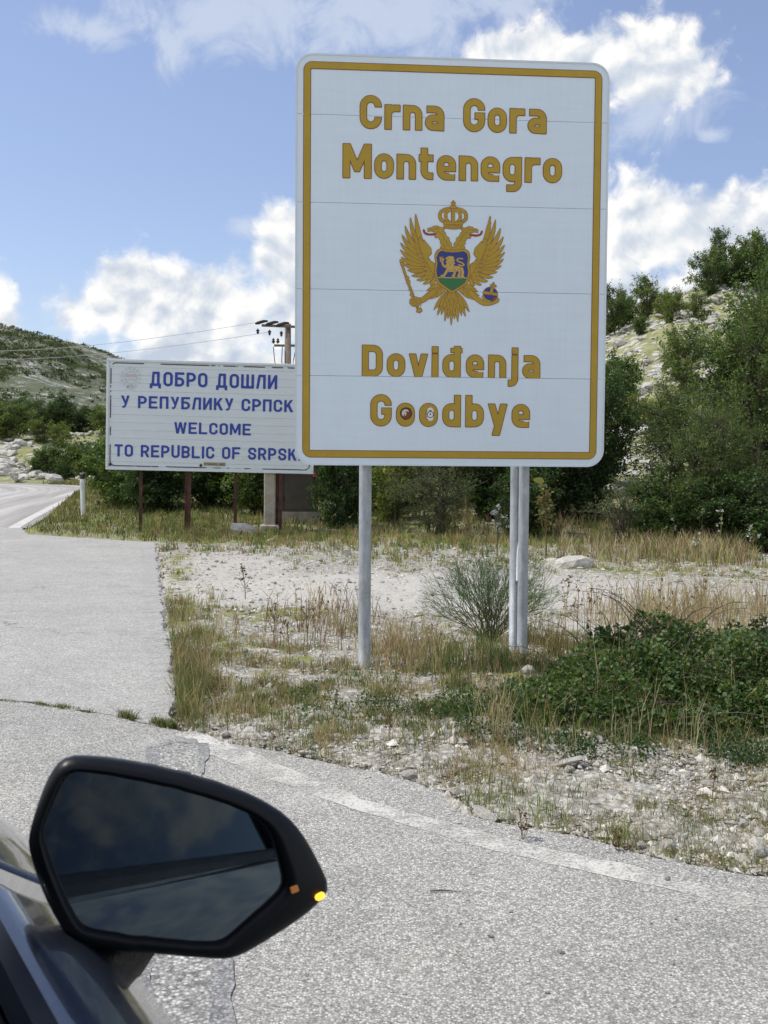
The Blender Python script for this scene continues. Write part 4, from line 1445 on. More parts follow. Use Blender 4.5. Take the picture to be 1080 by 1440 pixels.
# faded round crest, upper left of the board
M['faint'] = plain('faded grey print', (.57, .61, .62), .6); M['faint_red'] = plain('faded red print', (.58, .49, .48), .6)
cx_, cz_ = S2(184, 531)
for nm, fn, mm in (('crest_wreath', lambda X, Y: np.abs(np.hypot(X - cx_, (Y - cz_))  - .165) - .012 + .02 * np.sin(14 * np.arctan2(X - cx_, Y - cz_)), M['faint']),
                   ('crest_ring', lambda X, Y: np.minimum(np.abs(np.hypot(X - cx_, Y - cz_) - .105) - .012, np.maximum(np.hypot(X - cx_, Y - cz_ + .01) - .085, np.abs(Y - cz_ + .035) - .012)), M['faint']),
                   ('crest_base', lambda X, Y: np.maximum(np.hypot((X - cx_) / 1.6, Y - cz_ + .17) - .045, -(np.hypot((X - cx_) / 1.6, Y - cz_ + .17) - .02)), M['faint']),
                   ('crest_band', lambda X, Y: np.maximum(np.hypot(X - cx_, Y - cz_) - .09, np.abs(Y - cz_ - .035) - .022), M['faint_red'])):
    xs = np.arange(cx_ - .25, cx_ + .25, .012); ys = np.arange(cz_ - .25, cz_ + .25, .012); X, Y = np.meshgrid(xs, ys)
    V, F = smesh(fn(X, Y), xs, ys)
    put2(MB().add(np.stack([V[:, 0], np.full(len(V), -.0009 - .0003 * ('band' in nm)), V[:, 1]], 1), F), nm, mm)


def disc2(px, py, r, m, name, dep=-.002, parent=ws):
    a, c_ = S2(px, py)
    b = MB(); b.tube([(a, dep - .004, c_), (a, dep + .006, c_)], r, 14)
    return put2(b, name, m, parent=parent)


disc2(155, 653, .028, M['iron'], 'bolt'); disc2(282.5, 654.5, .026, M['iron'], 'bolt')
a, c_ = S2(339, 645)
# a small sticker with lettering and its white dot
st = empty('lettered_sticker', (0, 0, 0))
bpy.context.view_layer.update()
base = ws.matrix_basis @ face
tag(st, 'narrow dark lettered sticker near the lower edge of the welcome sign', 'sticker')
xa, zb_ = S2(286.5, 655); xb, zt_ = S2(317, 650.5)
bb = MB(); bb.box(((xa + xb) / 2, -.003, (zb_ + zt_) / 2), (xb - xa, .002, zt_ - zb_)); o_ = bb.build('backing', plain('tan sticker', (.42, .38, .26), .6), st); o_.matrix_local = base
nst = len(st.children); text_mesh('DYNAMOLAND', xa + .01, xb - .01, zb_ + .012, zt_ - .012, M['dark'], 'letter', 0, -.0045, parent=st, res=8)
for c_ in st.children: c_.matrix_local = base
a_, c2_ = S2(339, 645)
wd = MB(); wd.tube([(a_, -.006, c2_), (a_, -.003, c2_)], .024, 12); o_ = wd.build('white_sticker', M['white']); o_.matrix_world = base
tag(o_, 'tiny round white sticker below the letter S of SRPSKA', 'sticker')
# red reflector at the lower right corner
a_, c2_ = S2(441, 666)
rr_ = MB(); rr_.box((a_ + .01, .05, c2_ - .015), (.05, .02, .09), bev=.006); put2(rr_, 'red_reflector', M['red'])
# posts
for (px, double) in ((197, 0), (263.5, 1), (331, 0), (392.5, 1)):
    u, _ = on_plane(px, 700, bl2, uxh, un2)
    for k in range(1 + double):
        b = MB()
        uu = u + (.028 if k == 0 and double else (-.034 if double else 0)); yy = .09 + k * .07
        # an angle iron: two thin flanges
        top = bl2.z + H2 * .8
        b.box((uu, yy, top / 2 - .15), (.058, .006, top + .3)); b.box((uu - .026, yy + .032, top / 2 - .15), (.006, .058, top + .3))
        o_ = b.build('post', M['rust'], ws)
        o_.rotation_euler = (0, rad(.7), 0); o_.location = (-.012, 0, 0)
for zz in (.3, 1.0, 1.7):
    b = MB(); b.box((W2 / 2, .06, zz), (W2 - .3, .03, .05)); put2(b, 'cross_rail', M['rust'])

# ------------------------------------------------------------------ plants


def unit(v): return v / (np.linalg.norm(v, axis=-1, keepdims=True) + 1e-12)


def leaf_arrays(P, size, rng, up=.4, shape=.55, col=(.06, .09, .02), var=.35, outward=None, droop=0.0):
    """folded leaves: base, two sides, tip; P (N,3)"""
    n = len(P)
    d = unit(rng.normal(size=(n, 3)) + (0 if outward is None else outward * 1.2) + np.array([0, 0, -droop]))
    nn = unit(rng.normal(size=(n, 3)) * .7 + np.array([0, 0, up * 2]))
    sd = unit(np.cross(d, nn)); nn = np.cross(sd, d)
    s = (size * rng.uniform(.6, 1.25, n))[:, None]
    w_ = s * shape * .5
    mid = P + d * s * .45
    V = np.stack([P, mid + sd * w_ + nn * w_ * .25, P + d * s, mid - sd * w_ + nn * w_ * .25], 1).reshape(-1, 3)
    i = np.arange(n)[:, None] * 4
    F = [np.concatenate([i + np.array([[0, 1, 2]]), i + np.array([[0, 2, 3]])])]
    k = rng.uniform(1 - var, 1 + var, (n, 1)); hue = rng.normal(0, .14, (n, 1))
    C = np.array(col)[None] * k * np.concatenate([1 + hue * 1.2, 1 + hue * .2, 1 - hue * .5], 1)
    return V, F, np.repeat(np.clip(C, .002, 1), 4, 0)


def woody(seed, h, w, n_leaf, leaf, col, stems=4, limbs=46, clump=.16, base=.08, lean=(0, 0), narrow=1.0, low=.15, shape=.55, var=.35, top=1.0, twig=0.0035, droop=0., tone_rise=.18):
    """trunk and crown meshes of a bush or small tree; crown height h, width w; returns (trunk mesh, crown mesh)"""
    rng = np.random.default_rng(seed)
    T = MB(); Cr = MB()
    tips = []
    starts = []
    for s in range(stems):
        a = rng.uniform(0, 2 * np.pi); r0 = rng.uniform(0, .06 * w)
        p0 = np.array([math.cos(a) * r0, math.sin(a) * r0, -.15])
        p2_ = np.array([math.cos(a) * w * .24 * rng.uniform(.3, 1), math.sin(a) * w * .24 * rng.uniform(.3, 1), h * rng.uniform(.6, .88)])
        p1 = (p0 + p2_) / 2 + rng.normal(size=3) * w * .05
        t = np.linspace(0, 1, 7)[:, None]
        P = (1 - t) ** 2 * p0 + 2 * t * (1 - t) * p1 + t * t * p2_
        P[1:-1] += rng.normal(size=(5, 3)) * w * .012
        R = np.linspace(h * .017, h * .004, 7) * rng.uniform(.7, 1.2)
        T.tube(P, R, 6)
        starts.append(P)
    nl = n_leaf // limbs
    for l in range(limbs):
        st = starts[rng.integers(stems)]
        k = rng.uniform(.15, 1) ** .8 * 6
        i0 = int(min(5, k)); p0 = st[i0] + (st[i0 + 1] - st[i0]) * (k - i0)
        # tip inside an uneven egg-shaped envelope
        u = rng.normal(size=3); u /= np.linalg.norm(u)
        u[2] = u[2] * .9 + .1
        zc = rng.uniform(low, 1.0) * h
        env = w * .5 * (math.sin(math.pi * min(1, max(.0, (zc / h - low * .5) / (1.06 - low * .5))) ** narrow) ** .6)
        rr = env * rng.uniform(.45, 1.08) * (.8 + .35 * vn(l * 1.7, seed, 3))
        a = rng.uniform(0, 2 * np.pi)
        tip = np.array([math.cos(a) * rr + lean[0] * zc, math.sin(a) * rr + lean[1] * zc, zc * top])
        if tip[2] < p0[2] - .3 * h: p0 = st[1]
        m_ = (p0 + tip) / 2 + np.array([0, 0, .06 * h * rng.uniform(-.3, 1)])
        t = np.linspace(0, 1, 6)[:, None]
        P = (1 - t) ** 2 * p0 + 2 * t * (1 - t) * m_ + t * t * tip
        T.tube(P, np.linspace(h * .005 + .002, .0025 + h * .0008, 6), 4, caps=False)
        d_ = unit((tip - m_)[None])[0]
        # twigs fan out of the last part of the limb
        tw = max(4, nl // 26)
        pts = []
        tone = rng.uniform(.72, 1.28) * (1 + tone_rise * (zc / h - .5))  # limbs vary at random and grow lighter towards the crown top
        for q_ in range(tw):
            f = rng.uniform(.35, 1)
            b0 = (1 - f) ** 2 * p0 + 2 * f * (1 - f) * m_ + f * f * tip
            dd = unit((d_ * .7 + rng.normal(size=3) * .75 + np.array([0, 0, .25 - droop]))[None])[0]
            L_ = clump * h * rng.uniform(.5, 1.25)
            e_ = b0 + dd * L_
            if q_ % 2 == 0: T.tube([b0, (b0 + e_) / 2 + rng.normal(size=3) * .01 * h, e_], [twig * h * .35, twig * h * .25, twig * h * .12], 3, caps=False)
            m2 = max(3, nl // tw)
            g_ = rng.uniform(0.05, 1.05, m2)[:, None]
            pts.append(b0 + (e_ - b0) * g_ + rng.normal(size=(m2, 3)) * leaf * .55)
        pts = np.concatenate(pts)
        pts[:, 2] = np.maximum(pts[:, 2], .02)
        V, F, C = leaf_arrays(pts, leaf, rng, col=np.array(col) * tone, shape=shape, var=var, droop=droop)
        Cr.add(V, F, C)
    return T.mesh('trunk', [M['bark']], True), Cr.mesh('crown', [M['leaf']])


def plant(protos, name, x, y, s, rz, label, cat, group=None, sx=1.0, z=None, tilt=0):
    tm, cm = protos
    zz = float(H(x, y)) if z is None else z
    e = empty(name, (x, y, zz - .03), rz)
    e.scale = (s * sx, s * sx, s)
    e.rotation_euler = (tilt, 0, rz)
    tag(e, label, cat, group)
    link('trunk', tm, None, e); link('crown', cm, None, e)
    return e


G_DARK = (.046, .085, .024); G_MID = (.09, .142, .038); G_YEL = (.145, .185, .045); G_GREY = (.095, .118, .062); G_OLV = (.112, .155, .048); G_FRESH = (.050, .095, .016)
DENSE = woody(11, 2.0, 1.7, 11000, .075, G_DARK, 5, 60, .17, low=.03, shape=.6)
FINE = woody(12, 1.8, 2.0, 12000, .042, G_GREY, 6, 60, .17, low=.05, shape=.4, droop=.3)
ROUND = woody(13, 2.0, 2.2, 9000, .085, G_MID, 6, 55, .16, low=.03, shape=.65)
YEL = woody(14, 1.6, 1.6, 7000, .07, G_YEL, 5, 42, .17, low=.03, shape=.5)
TALL = woody(15, 3.6, 2.4, 12000, .085, G_DARK, 4, 70, .12, low=.06, shape=.55)
OLIVE = woody(16, 2.6, 2.4, 9000, .095, G_OLV, 5, 55, .14, low=.05, shape=.55)
TREE_A = woody(17, 4.6, 3.1, 34000, .064, G_MID, 6, 125, .11, low=.10, shape=.45, narrow=1.1, twig=.0022)
TREE_B = woody(18, 3.4, 2.8, 32000, .054, G_OLV, 7, 130, .13, low=.08, shape=.38, twig=.0025)
TREE_C = woody(19, 4.4, 2.0, 24000, .085, G_DARK, 4, 80, .11, low=.12, shape=.6, narrow=.9)
CONE = woody(20, 3.0, 1.5, 7000, .09, G_OLV, 3, 60, .10, low=.05, shape=.4, narrow=.55)


def at(px, Y):
    return ((px - 540) / FPX * Y, Y)


def pl(protos, name, px, Y, s, label, cat='bush', group=None, rz=None, sx=1.0, tilt=0):
    x, y = at(px, Y)
    return plant(protos, name, x, y, s, (px * 1.7 + Y) % 6.28 if rz is None else rz, label, cat, group, sx, tilt=tilt)


# right side, in front of the hill
pl(TREE_A, 'small_tree', 1078, 18.6, .98, 'tall open-crowned green tree with visible thin stems in front of the rocky hill', 'tree', rz=.6)
pl(TREE_C, 'small_tree', 1040, 22.5, .90, 'upright dark green tree rising just left of the tallest roadside tree', 'tree')
pl(TREE_B, 'small_tree', 955, 20.5, .80, 'feathery olive green small tree right of the big border sign', 'tree')
pl(TREE_A, 'small_tree', 1125, 20.5, 1.05, 'dark leafy tree cut by the right side of the view behind the tallest roadside tree', 'tree', rz=3.)
pl(TREE_B, 'small_tree', 1000, 17.2, .70, 'low olive bush with bare twigs under the tallest roadside tree', 'bush', rz=2.)
pl(ROUND, 'bush', 940, 17.0, .62, 'round bright green bush at the foot of the feathery olive tree', sx=1.1)
pl(DENSE, 'bush', 1015, 16.6, .58, 'dark broad bush at the dry grass edge below the tallest roadside tree', sx=1.3)
pl(DENSE, 'bush', 1085, 16.0, .62, 'dark bush at the dry grass edge, farthest to the right', sx=1.3)
pl(FINE, 'bush', 880, 17.4, .62, 'low greyish bush beside the dry grass right of the sign poles', sx=1.2)
pl(TALL, 'bush', 818, 20.2, .85, 'dark dense tall bush half hidden behind the right edge of the big sign', rz=1.)
# behind the space under the big sign
pl(DENSE, 'bush', 480, 19.6, .95, 'dark glossy-leaved bush left of the left steel pole, beside the brown cabinet', rz=.3, sx=.72)
pl(YEL, 'bush', 553, 20.8, 1.0, 'yellow green bush just right of the left steel pole')
pl(FINE, 'bush', 612, 18.9, .88, 'greyish fine-leaved bush between the two steel poles')
pl(TALL, 'bush', 690, 20.6, .86, 'tall dark bush left of the right steel pole, under the big sign', sx=1.2)
pl(TALL, 'bush', 650, 23.0, .86, 'shaded tall bush at the back between the two steel poles', sx=1.3, rz=2.)
pl(TALL, 'bush', 785, 20.4, .84, 'tall dark bush right of the right steel pole, behind the dried mullein', sx=1.2, rz=4.)
pl(DENSE, 'bush', 560, 23.5, 1.1, 'dark bush at the back behind the yellow green bush', sx=1.3, rz=4.)
pl(DENSE, 'bush', 735, 18.6, .62, 'low dark bush behind the right steel pole', sx=1.3)
pl(ROUND, 'bush', 505, 22.5, .95, 'leafy bush behind the left steel pole', sx=1.2)
pl(TALL, 'bush', 740, 24.5, .85, 'bush in deep shade at the back behind the right steel pole', sx=1.4, rz=5.)
pl(TALL, 'bush', 835, 24., .8, 'leafy bush on the foot of the hill behind the big sign', sx=1.4, rz=3.5)
# behind the old welcome sign
pl(ROUND, 'bush', 178, 24.5, .95, 'bushy shrub behind the first rusty post of the welcome sign', sx=1.2)
pl(DENSE, 'bush', 222, 23.0, .78, 'dark shrub between the first and second rusty post of the welcome sign', sx=1.3, rz=1.)
pl(ROUND, 'bush', 292, 23.6, .9, 'fresh green shrub between the second and third rusty post of the welcome sign', sx=1.3, rz=2.)
pl(OLIVE, 'bush', 340, 23.8, .68, 'olive shrub behind the third rusty post of the welcome sign', sx=1.2)
pl(DENSE, 'bush', 160, 29.0, .72, 'dark shrub left of the first rusty post of the welcome sign', sx=1.1, rz=5.)
pl(ROUND, 'bush', 255, 29.0, .95, 'shrub far behind the second rusty post of the welcome sign', sx=1.3, rz=4.)
pl(ROUND, 'bush', 365, 22.0, .78, 'green shrub left of the concrete pillar', sx=1.0, rz=4.)
pl(OLIVE, 'bush', 440, 25.0, .78, 'olive shrub behind the brown cabinet', sx=1.1, rz=4.)
pl(DENSE, 'bush', 325, 30.0, .95, 'dark shrub far behind the third rusty post', sx=1.3, rz=3.)
# hill top, right
HG = 'bushes along the hill top on the right'
for px, Y, p_, s, lab in (
        (902, 57, OLIVE, .88, 'wide loose bush on the hill crest just right of the big sign'), (872, 55, ROUND, .85, 'low bush touching the edge of the big sign on the hill crest'),
        (856, 53, OLIVE, .95, 'olive bush below the crest, half behind the edge of the big sign'), (925, 54, YEL, .85, 'pale bush below the crest left of the grey distant peak'),
        (1003, 58, CONE, 1.12, 'pointed tree on the hill crest right of the grey distant peak'), (988, 56.5, OLIVE, .95, 'brownish olive bush left of the pointed crest tree'),
        (1022, 57, ROUND, 1.15, 'round green bush on the crest right of the pointed crest tree'), (1046, 58, OLIVE, 1.1, 'open bush on the crest near the right end of the hill'),
        (1075, 56, ROUND, 1.2, 'dense bush on the crest at the right end of the hill'), (1068, 60, TALL, .8, 'dark bush standing behind the dense one at the right end of the crest'),
        (938, 51, YEL, 1.0, 'round yellow green bush among the pale rocks of the hillside'), (896, 50, ROUND, .45, 'tiny bush on the stony slope left of the yellow green one'),
        (975, 50, OLIVE, .62, 'small olive bush on the stony slope under the crest'), (868, 38, ROUND, .9, 'leafy bush low on the hillside beside the edge of the big sign'),
        (890, 33, YEL, .8, 'yellow green bush low on the hillside beside the feathery tree'), (960, 36, OLIVE, .9, 'olive bush on the middle of the hillside behind the upright dark tree'),
        (925, 30, YEL, .8, 'pale green bush behind the feathery olive tree'), (1110, 50, ROUND, 1.3, 'round bush on the slope beyond the right side of the view')):
    pl(p_, 'hill_bush', px, Y, s, lab, 'bush', HG)
# left: outside the bend
TG = 'trees beyond the bend'
for px, Y, p_, s, lab in (
        (-15, 76, TREE_C, 1.0, 'tree beyond the bend, at the left end of the tree line'), (12, 74, OLIVE, 1.7, 'light green bushy tree near the left end of the tree line'),
        (38, 80, TALL, 1.18, 'tree in the tree line above the upper rock ledge'), (66, 78, TALL, 1.25, 'dark tree with the highest crown in the middle of the tree line'),
        (88, 80, TREE_C, 1.08, 'dark tree right of the highest crown in the tree line'), (110, 79, TALL, 1.12, 'dark pointed tree in the tree line, third from the welcome sign'),
        (132, 80, TALL, 1.05, 'dark tree in the tree line, second from the welcome sign'), (150, 76, OLIVE, 1.3, 'olive tree in the tree line next to the welcome sign'),
        (165, 70, ROUND, 1.5, 'tree hidden halfway behind the left edge of the welcome sign')):
    pl(p_, 'tree', px, Y, s * .60, lab, 'tree', TG, sx=1.7)
BG2 = 'bushes on the bank beyond the bend'
for px, Y, p_, s, lab in (
        (58, 73, YEL, 1.25, 'yellowish bush above the rock ledge beyond the bend'), (84, 72, YEL, 1.3, 'yellowish bush right of the first one above the rock ledge'),
        (58, 63, ROUND, .92, 'green bush right of the rock outcrop beyond the bend'), (76, 62.5, ROUND, 1.1, 'big green bush in the middle of the bank beyond the bend'),
        (96, 62, ROUND, 1.15, 'big green bush behind the further marker post'), (118, 61.5, OLIVE, 1.0, 'olive bush right of the further marker post'),
        (138, 60, ROUND, 1.25, 'green bush beside the left edge of the welcome sign'), (150, 52, ROUND, .8, 'low green bush on the verge below the left edge of the welcome sign'),
        (10, 73, YEL, 1.4, 'yellow green bush at the left end of the bank'), (92, 59.5, DENSE, .55, 'small dark bush at the road side behind the further marker post')):
    pl(p_, 'bank_bush', px, Y, s * .82, lab, 'bush', BG2, sx=1.3)

# ------------------------------------------------------------------ far hill, distant peak


def hill_mesh(name, xs, ys, f, kind='structure', mat_=None):
    X, Y = np.meshgrid(xs, ys); Z = f(X, Y)
    nx, ny = len(xs), len(ys)
    i = (np.arange(ny - 1)[:, None] * nx + np.arange(nx - 1)[None]).ravel()
    o_ = MB().add(np.stack([X, Y, Z], -1).reshape(-1, 3), [np.stack([i, i + 1, i + nx + 1, i + nx], -1)]).build(name, mat_, smooth=True)
    tag(o_, kind=kind)
    return o_


def f_farhill(t):
    p = geo(t)
    n = t.noise(p, .045, 9, .68, .6); n2 = t.noise(p, .35, 7, .75, .5)
    r = t.ramp(n2, [(.3, (.27, .255, .23)), (.6, (.44, .43, .40))])
    g = t.ramp(t.noise(p, .25, 6, .7), [(.3, (.075, .095, .06)), (.55, (.13, .145, .09)), (.75, (.20, .195, .13))])
    m = t.step(t.add(t.mul(n, .35), t.mul(n2, .65)), .50, .60)
    return pbsdf(t, t.mix(m, g, r), .95, spec=.1)


M['farhill'] = mat('far rocky hillside', f_farhill)
M['peak'] = mat('bare grey limestone mountain', lambda t: pbsdf(t, t.ramp(t.noise(geo(t), .12, 8, .75, .5), [(.3, (.24, .25, .24)), (.55, (.40, .40, .38)), (.75, (.50, .49, .46))]), .95, spec=.1))


def fh(x, y):
    # ridge seen from the road: falls from left to right
    X0 = x / y * 350
    R = np.interp(X0, [-330, -200, -126, -105, -91, -70, -30, 0, 60, 200], [66, 58, 45.5, 40.5, 36.5, 27, 15, 9, 5, 2])
    t = np.clip((y - 190) / 160, 0, 1)
    h = R * (t ** .9) * (1 - .35 * sstep(y, 355, 560))
    h += (fbm(x * .02, y * .02, 61, 6) - .5) * 13 * sstep(y, 200, 280) * (.25 + .75 * sstep(np.abs(y - 352), 2, 50))
    h += (fbm(x * .12, y * .12, 62, 4) - .5) * 2.4 * sstep(y, 200, 280)
    return h - 1.5 * (1 - sstep(y, 190, 215)) - .2


hill_mesh('far_hill', np.linspace(-420, 180, 240), np.linspace(185, 620, 170), fh, mat_=M['farhill'])


def fp(x, y):
    c = np.hypot((x - 44.5) / 26, (y - 160) / 40)
    return 27.6 * np.exp(-c ** 1.6 * 1.2) + (fbm(x * .2, y * .2, 71, 5) - .5) * 2.6 - 1


hill_mesh('distant_peak', np.linspace(-20, 120, 90), np.linspace(100, 260, 80), fp, mat_=M['peak'])

# scrub and rocks of the far hill: nobody could count them
rng = np.random.default_rng(5)
b = MB()
n = 9000
yy = rng.uniform(215, 358, n); xx = rng.uniform(-.46, -.05, n) * yy
keep = fbm(xx * .05, yy * .05, 77, 4) > rng.uniform(.36, .68, n)
xx, yy = xx[keep], yy[keep]
zz = fh(xx, yy)
P = []; Cc = []
for x, y, z in zip(xx, yy, zz):
    k = 20; s = rng.uniform(.45, 1.5)
    u = unit(rng.normal(size=(k, 3))) * rng.uniform(.5, 1, (k, 1)); u[:, 2] = np.abs(u[:, 2]) * .8
    P.append(np.array([x, y, z]) + u * s * np.array([1.2, 1.2, 1])); Cc.append(np.tile(np.array([.085, .11, .055]) * rng.uniform(.6, 1.4) * np.array([rng.uniform(.85, 1.3), 1, 1]), (k, 1)))
P = np.concatenate(P); Cc = np.concatenate(Cc)
V, F, C = leaf_arrays(P, .55, rng, shape=.9, col=(1, 1, 1), var=.25)
C *= np.repeat(Cc, 4, 0)
o = b.add(V, F, C).build('hillside_scrub', M['leaf']); tag(o, kind='stuff')

# ------------------------------------------------------------------ stones


def rock_mesh(seed, sub=2, flat=.65, name='rock'):
    import bmesh
    bm = bmesh.new(); bmesh.ops.create_icosphere(bm, subdivisions=sub, radius=1)
    rng = np.random.default_rng(seed)
    planes = [(unit(rng.normal(size=(1, 3)))[0], rng.uniform(.55, .9)) for _ in range(9)]
    for v in bm.verts:
        c = np.array(v.co)
        for nrm, d in planes:
            q = c @ nrm
            if q > d: c = c - nrm * (q - d) * .92
        c *= .9 + .2 * rng.random()
        v.co = Vector((c[0], c[1] * .85, c[2] * flat))
    me = bpy.data.meshes.new(name); bm.to_mesh(me); bm.free()
    me.materials.append(M['stone'])
    return me


ROCKS = [rock_mesh(s, 2, .5 + .12 * (s % 4)) for s in range(6)]
PEB = [rock_mesh(40 + s, 1, .55 + .1 * (s % 3), 'stone') for s in range(5)]


def rock(name, x, y, s, label, cat='rock', group=None, pool=ROCKS, seed=0, sink=.3, sc=(1, 1, 1), z=None):
    o_ = bpy.data.objects.new(name, pool[seed % len(pool)]); COL.objects.link(o_)
    zz = float(H(x, y)) if z is None else z
    o_.location = (x, y, zz + s * sc[2] * (.5 - sink)); o_.scale = (s * sc[0], s * sc[1], s * sc[2])
    o_.rotation_euler = (.3 * math.sin(seed), .3 * math.cos(seed * 1.3), seed * 2.1)
    tag(o_, label, cat, group)
    return o_


# pale rocks over the right hillside
rng = np.random.default_rng(23)
HX, HY, HS = [], [], []
k = 0
while k < 235:
    px = rng.uniform(845, 1090); Y = rng.uniform(29, 59)
    x, y = at(px, Y)
    d_ = fbm(x * .25, y * .25, 91, 3)
    if d_ < rng.uniform(.3, .62): continue
    s = rng.uniform(.12, .30) * (1.5 if rng.random() < .10 else 1)
    o_ = rock('hillside_rock', x, y, s, ('large' if s > .31 else 'middle-sized' if s > .21 else 'small') + ' pale rock in the dry grass ' + ('near the top' if Y > 51 else 'half way up' if Y > 40 else 'low down') + ' on the right-hand hillside', 'rock', 'pale rocks scattered over the right-hand hillside', seed=k, sc=(1.25, 1, .9))
    k += 1
rng = np.random.default_rng(24)
n = 2600
ph = MB()
px = rng.uniform(840, 1095, n); Y = rng.uniform(26, 60, n)
x = (px - 540) / FPX * Y; z = H(x, Y)
ok = fbm(x * .25, Y * .25, 91, 3) > rng.uniform(.32, .60, n)
octv = np.array([(1, 0, 0), (0, 1, 0), (-1, 0, 0), (0, -1, 0), (0, 0, 1), (0, 0, -1)], float)
octf = np.array([(0, 1, 4), (1, 2, 4), (2, 3, 4), (3, 0, 4), (1, 0, 5), (2, 1, 5), (3, 2, 5), (0, 3, 5)])


def pebbles(x, y, z, s, rng, col=(1, 1, 1), var=.2, flat=.65):
    n = len(x)
    V = octv[None] * rng.uniform(.6, 1.3, (n, 6, 3)) + rng.normal(size=(n, 6, 3)) * .12
    V[:, :, 2] *= flat
    a = rng.uniform(0, 6.28, n); c, s_ = np.cos(a)[:, None], np.sin(a)[:, None]
    X_ = V[:, :, 0] * c - V[:, :, 1] * s_; Y_ = V[:, :, 0] * s_ + V[:, :, 1] * c
    V = np.stack([X_ * s[:, None] + x[:, None], Y_ * s[:, None] + y[:, None], V[:, :, 2] * s[:, None] + z[:, None] + s[:, None] * .15], -1).reshape(-1, 3)
    F = [(octf[None] + np.arange(n)[:, None, None] * 6).reshape(-1, 3)]
    C = np.repeat(np.array(col)[None] * rng.uniform(1 - var, 1 + var, (n, 1)), 6, 0)
    return V, F, C


def f_peb(t):
    c = att(t)
    n = t.noise(geo(t), 60., 4, .6)
    return pbsdf(t, t.mix(1., c, t.ramp(n, [(.3, .85), (.7, 1.1)]), 'MULTIPLY'), .92, spec=.2)


M['pebble'] = mat('pale gravel stones', f_peb)
V, F, C = pebbles(x[ok], Y[ok], z[ok], rng.uniform(.05, .15, ok.sum()), rng, (.50, .485, .45), .22)
o = ph.add(V, F, C).build('hillside_stones', M['pebble']); tag(o, kind='stuff')

# bank beyond the bend: outcrop and ledge
rng = np.random.default_rng(29)
k = 0
for (px0, px1, py0, py1, m_, smin, smax, lab) in (
        (-5, 22, 632, 668, 22, .30, .62, 'big pale boulder of the outcrop beyond the bend'), (15, 78, 655, 676, 44, .18, .42, 'pale rock of the outcrop beyond the bend'),
        (-5, 46, 618, 640, 26, .18, .45, 'flat rock of the ledge above the outcrop'), (60, 130, 606, 615, 16, .2, .45, 'small rock on the ledge behind the bank bushes'),
        (98, 150, 668, 690, 16, .12, .3, 'low pale stone at the road side right of the further marker post')):
    for _ in range(m_):
        px = rng.uniform(px0, px1); py = rng.uniform(py0, py1)
        # walk out along the sight line until it meets the ground
        d_ = ray(px, py); Yh = None
        for Y in np.arange(57 if py0 < 660 else 56, 95, .5):
            if CAM_H + d_.z * Y <= float(H0(d_.x * Y, Y)) * 1.0 + .1: Yh = Y; break
        if Yh is None: Yh = 66 + (670 - py) * .25
        if px > 95 and py > 660: Yh = rng.uniform(50, 60)
        xg, yg = d_.x * Yh, Yh
        if road_sdf(np.array([xg]), np.array([yg]))[0] < .5: yg += 5
        rock('bank_rock', xg, yg, rng.uniform(smin, smax), lab, 'rock', lab.replace('big ', '').replace(' of the', 's of the', 1) if False else 'rocks: ' + lab, seed=k, sc=(1.35, 1, .9)); k += 1

# ------------------------------------------------------------------ roadside furniture


def marker(px, py, h, label, wd=.105, Y=None):
    x, y = gp(px, py) if Y is None else at(px, Y)
    z = float(H(x, y))
    e = empty('marker_post', (x, y, z), rad(-8)); e.rotation_euler = (0, rad(-1.2), rad(-8))
    tag(e, label, 'marker post', 'white marker posts along the road')
    t = wd / 2
    # rounded wedge section
    sec = [(-t, .02), (-t * .7, -.02), (0, -.035), (t * .7, -.02), (t, .02), (t * .6, .035), (-t * .6, .035)]

    def prism(z0, z1, k=1.0, slope=0.0):
        n = len(sec); V = [(a * k, b_ * k, z0) for a, b_ in sec] + [(a * k, b_ * k, z1 + slope * b_) for a, b_ in sec]
        return MB().add(V, [tuple(range(n))[::-1], tuple(range(n, 2 * n))] + [(i, (i + 1) % n, (i + 1) % n + n, i + n) for i in range(n)])
    prism(-.1, h * .87).build('shaft', M['white'], e)
    prism(h * .871, h, 1.03, .6).build('black_cap', M['post_black'], e)
    MB().box((0, -.038, h * .72), (.035, .008, .14), bev=.002).build('reflector', M['slat'], e)
    return e


marker(116.5, 733, .90, 'near white marker post with black top on the grass verge left of the welcome sign')
marker(114, 0, .78, 'small far white marker post by the bend, behind the near one', .09, Y=51.5)
marker(27, 0, .62, 'tiny pale marker post at the far side of the bend below the rock outcrop', .09, Y=61)

# concrete pillar and brown cabinet
x, y = at(379, 19.4); z = float(H(x, y))
e = empty('concrete_pillar', (x, y, z), rad(6)); tag(e, 'pale square concrete pillar left of the brown cabinet, behind the welcome sign', 'pillar')
MB().box((0, 0, .70), (.205, .2, 1.6), bev=.018).build('shaft', M['concrete'], e)
MB().box((0, 0, .03), (.34, .34, .12), bev=.02).build('footing', M['concrete'], e)
x, y = at(416, 20.3); z = float(H(x, y))
e = empty('utility_cabinet', (x, y, z), rad(5)); tag(e, 'brown metal utility cabinet on a concrete plinth behind the welcome sign', 'cabinet')
MB().box((0, .2, .09), (.92, .6, .24), bev=.015).build('plinth', M['concrete'], e)
MB().box((0, .2, .83), (.84, .5, 1.24), bev=.01).build('housing', M['cabinet'], e)
dr = MB().box((.085, -.062, .83), (.60, .02, 1.14), bev=.006).build('door', M['cabinet'], e)
MB().box((.34, -.078, .83), (.03, .02, .12), bev=.005).build('handle', M['iron'], dr)
for zz in (.45, 1.2): MB().box((-.225, -.07, zz), (.02, .025, .09), bev=.003).build('hinge', M['iron'], dr)
MB().box((-.32, -.060, .83), (.14, .018, 1.14), bev=.005).build('side_panel', M['cabinet'], e)
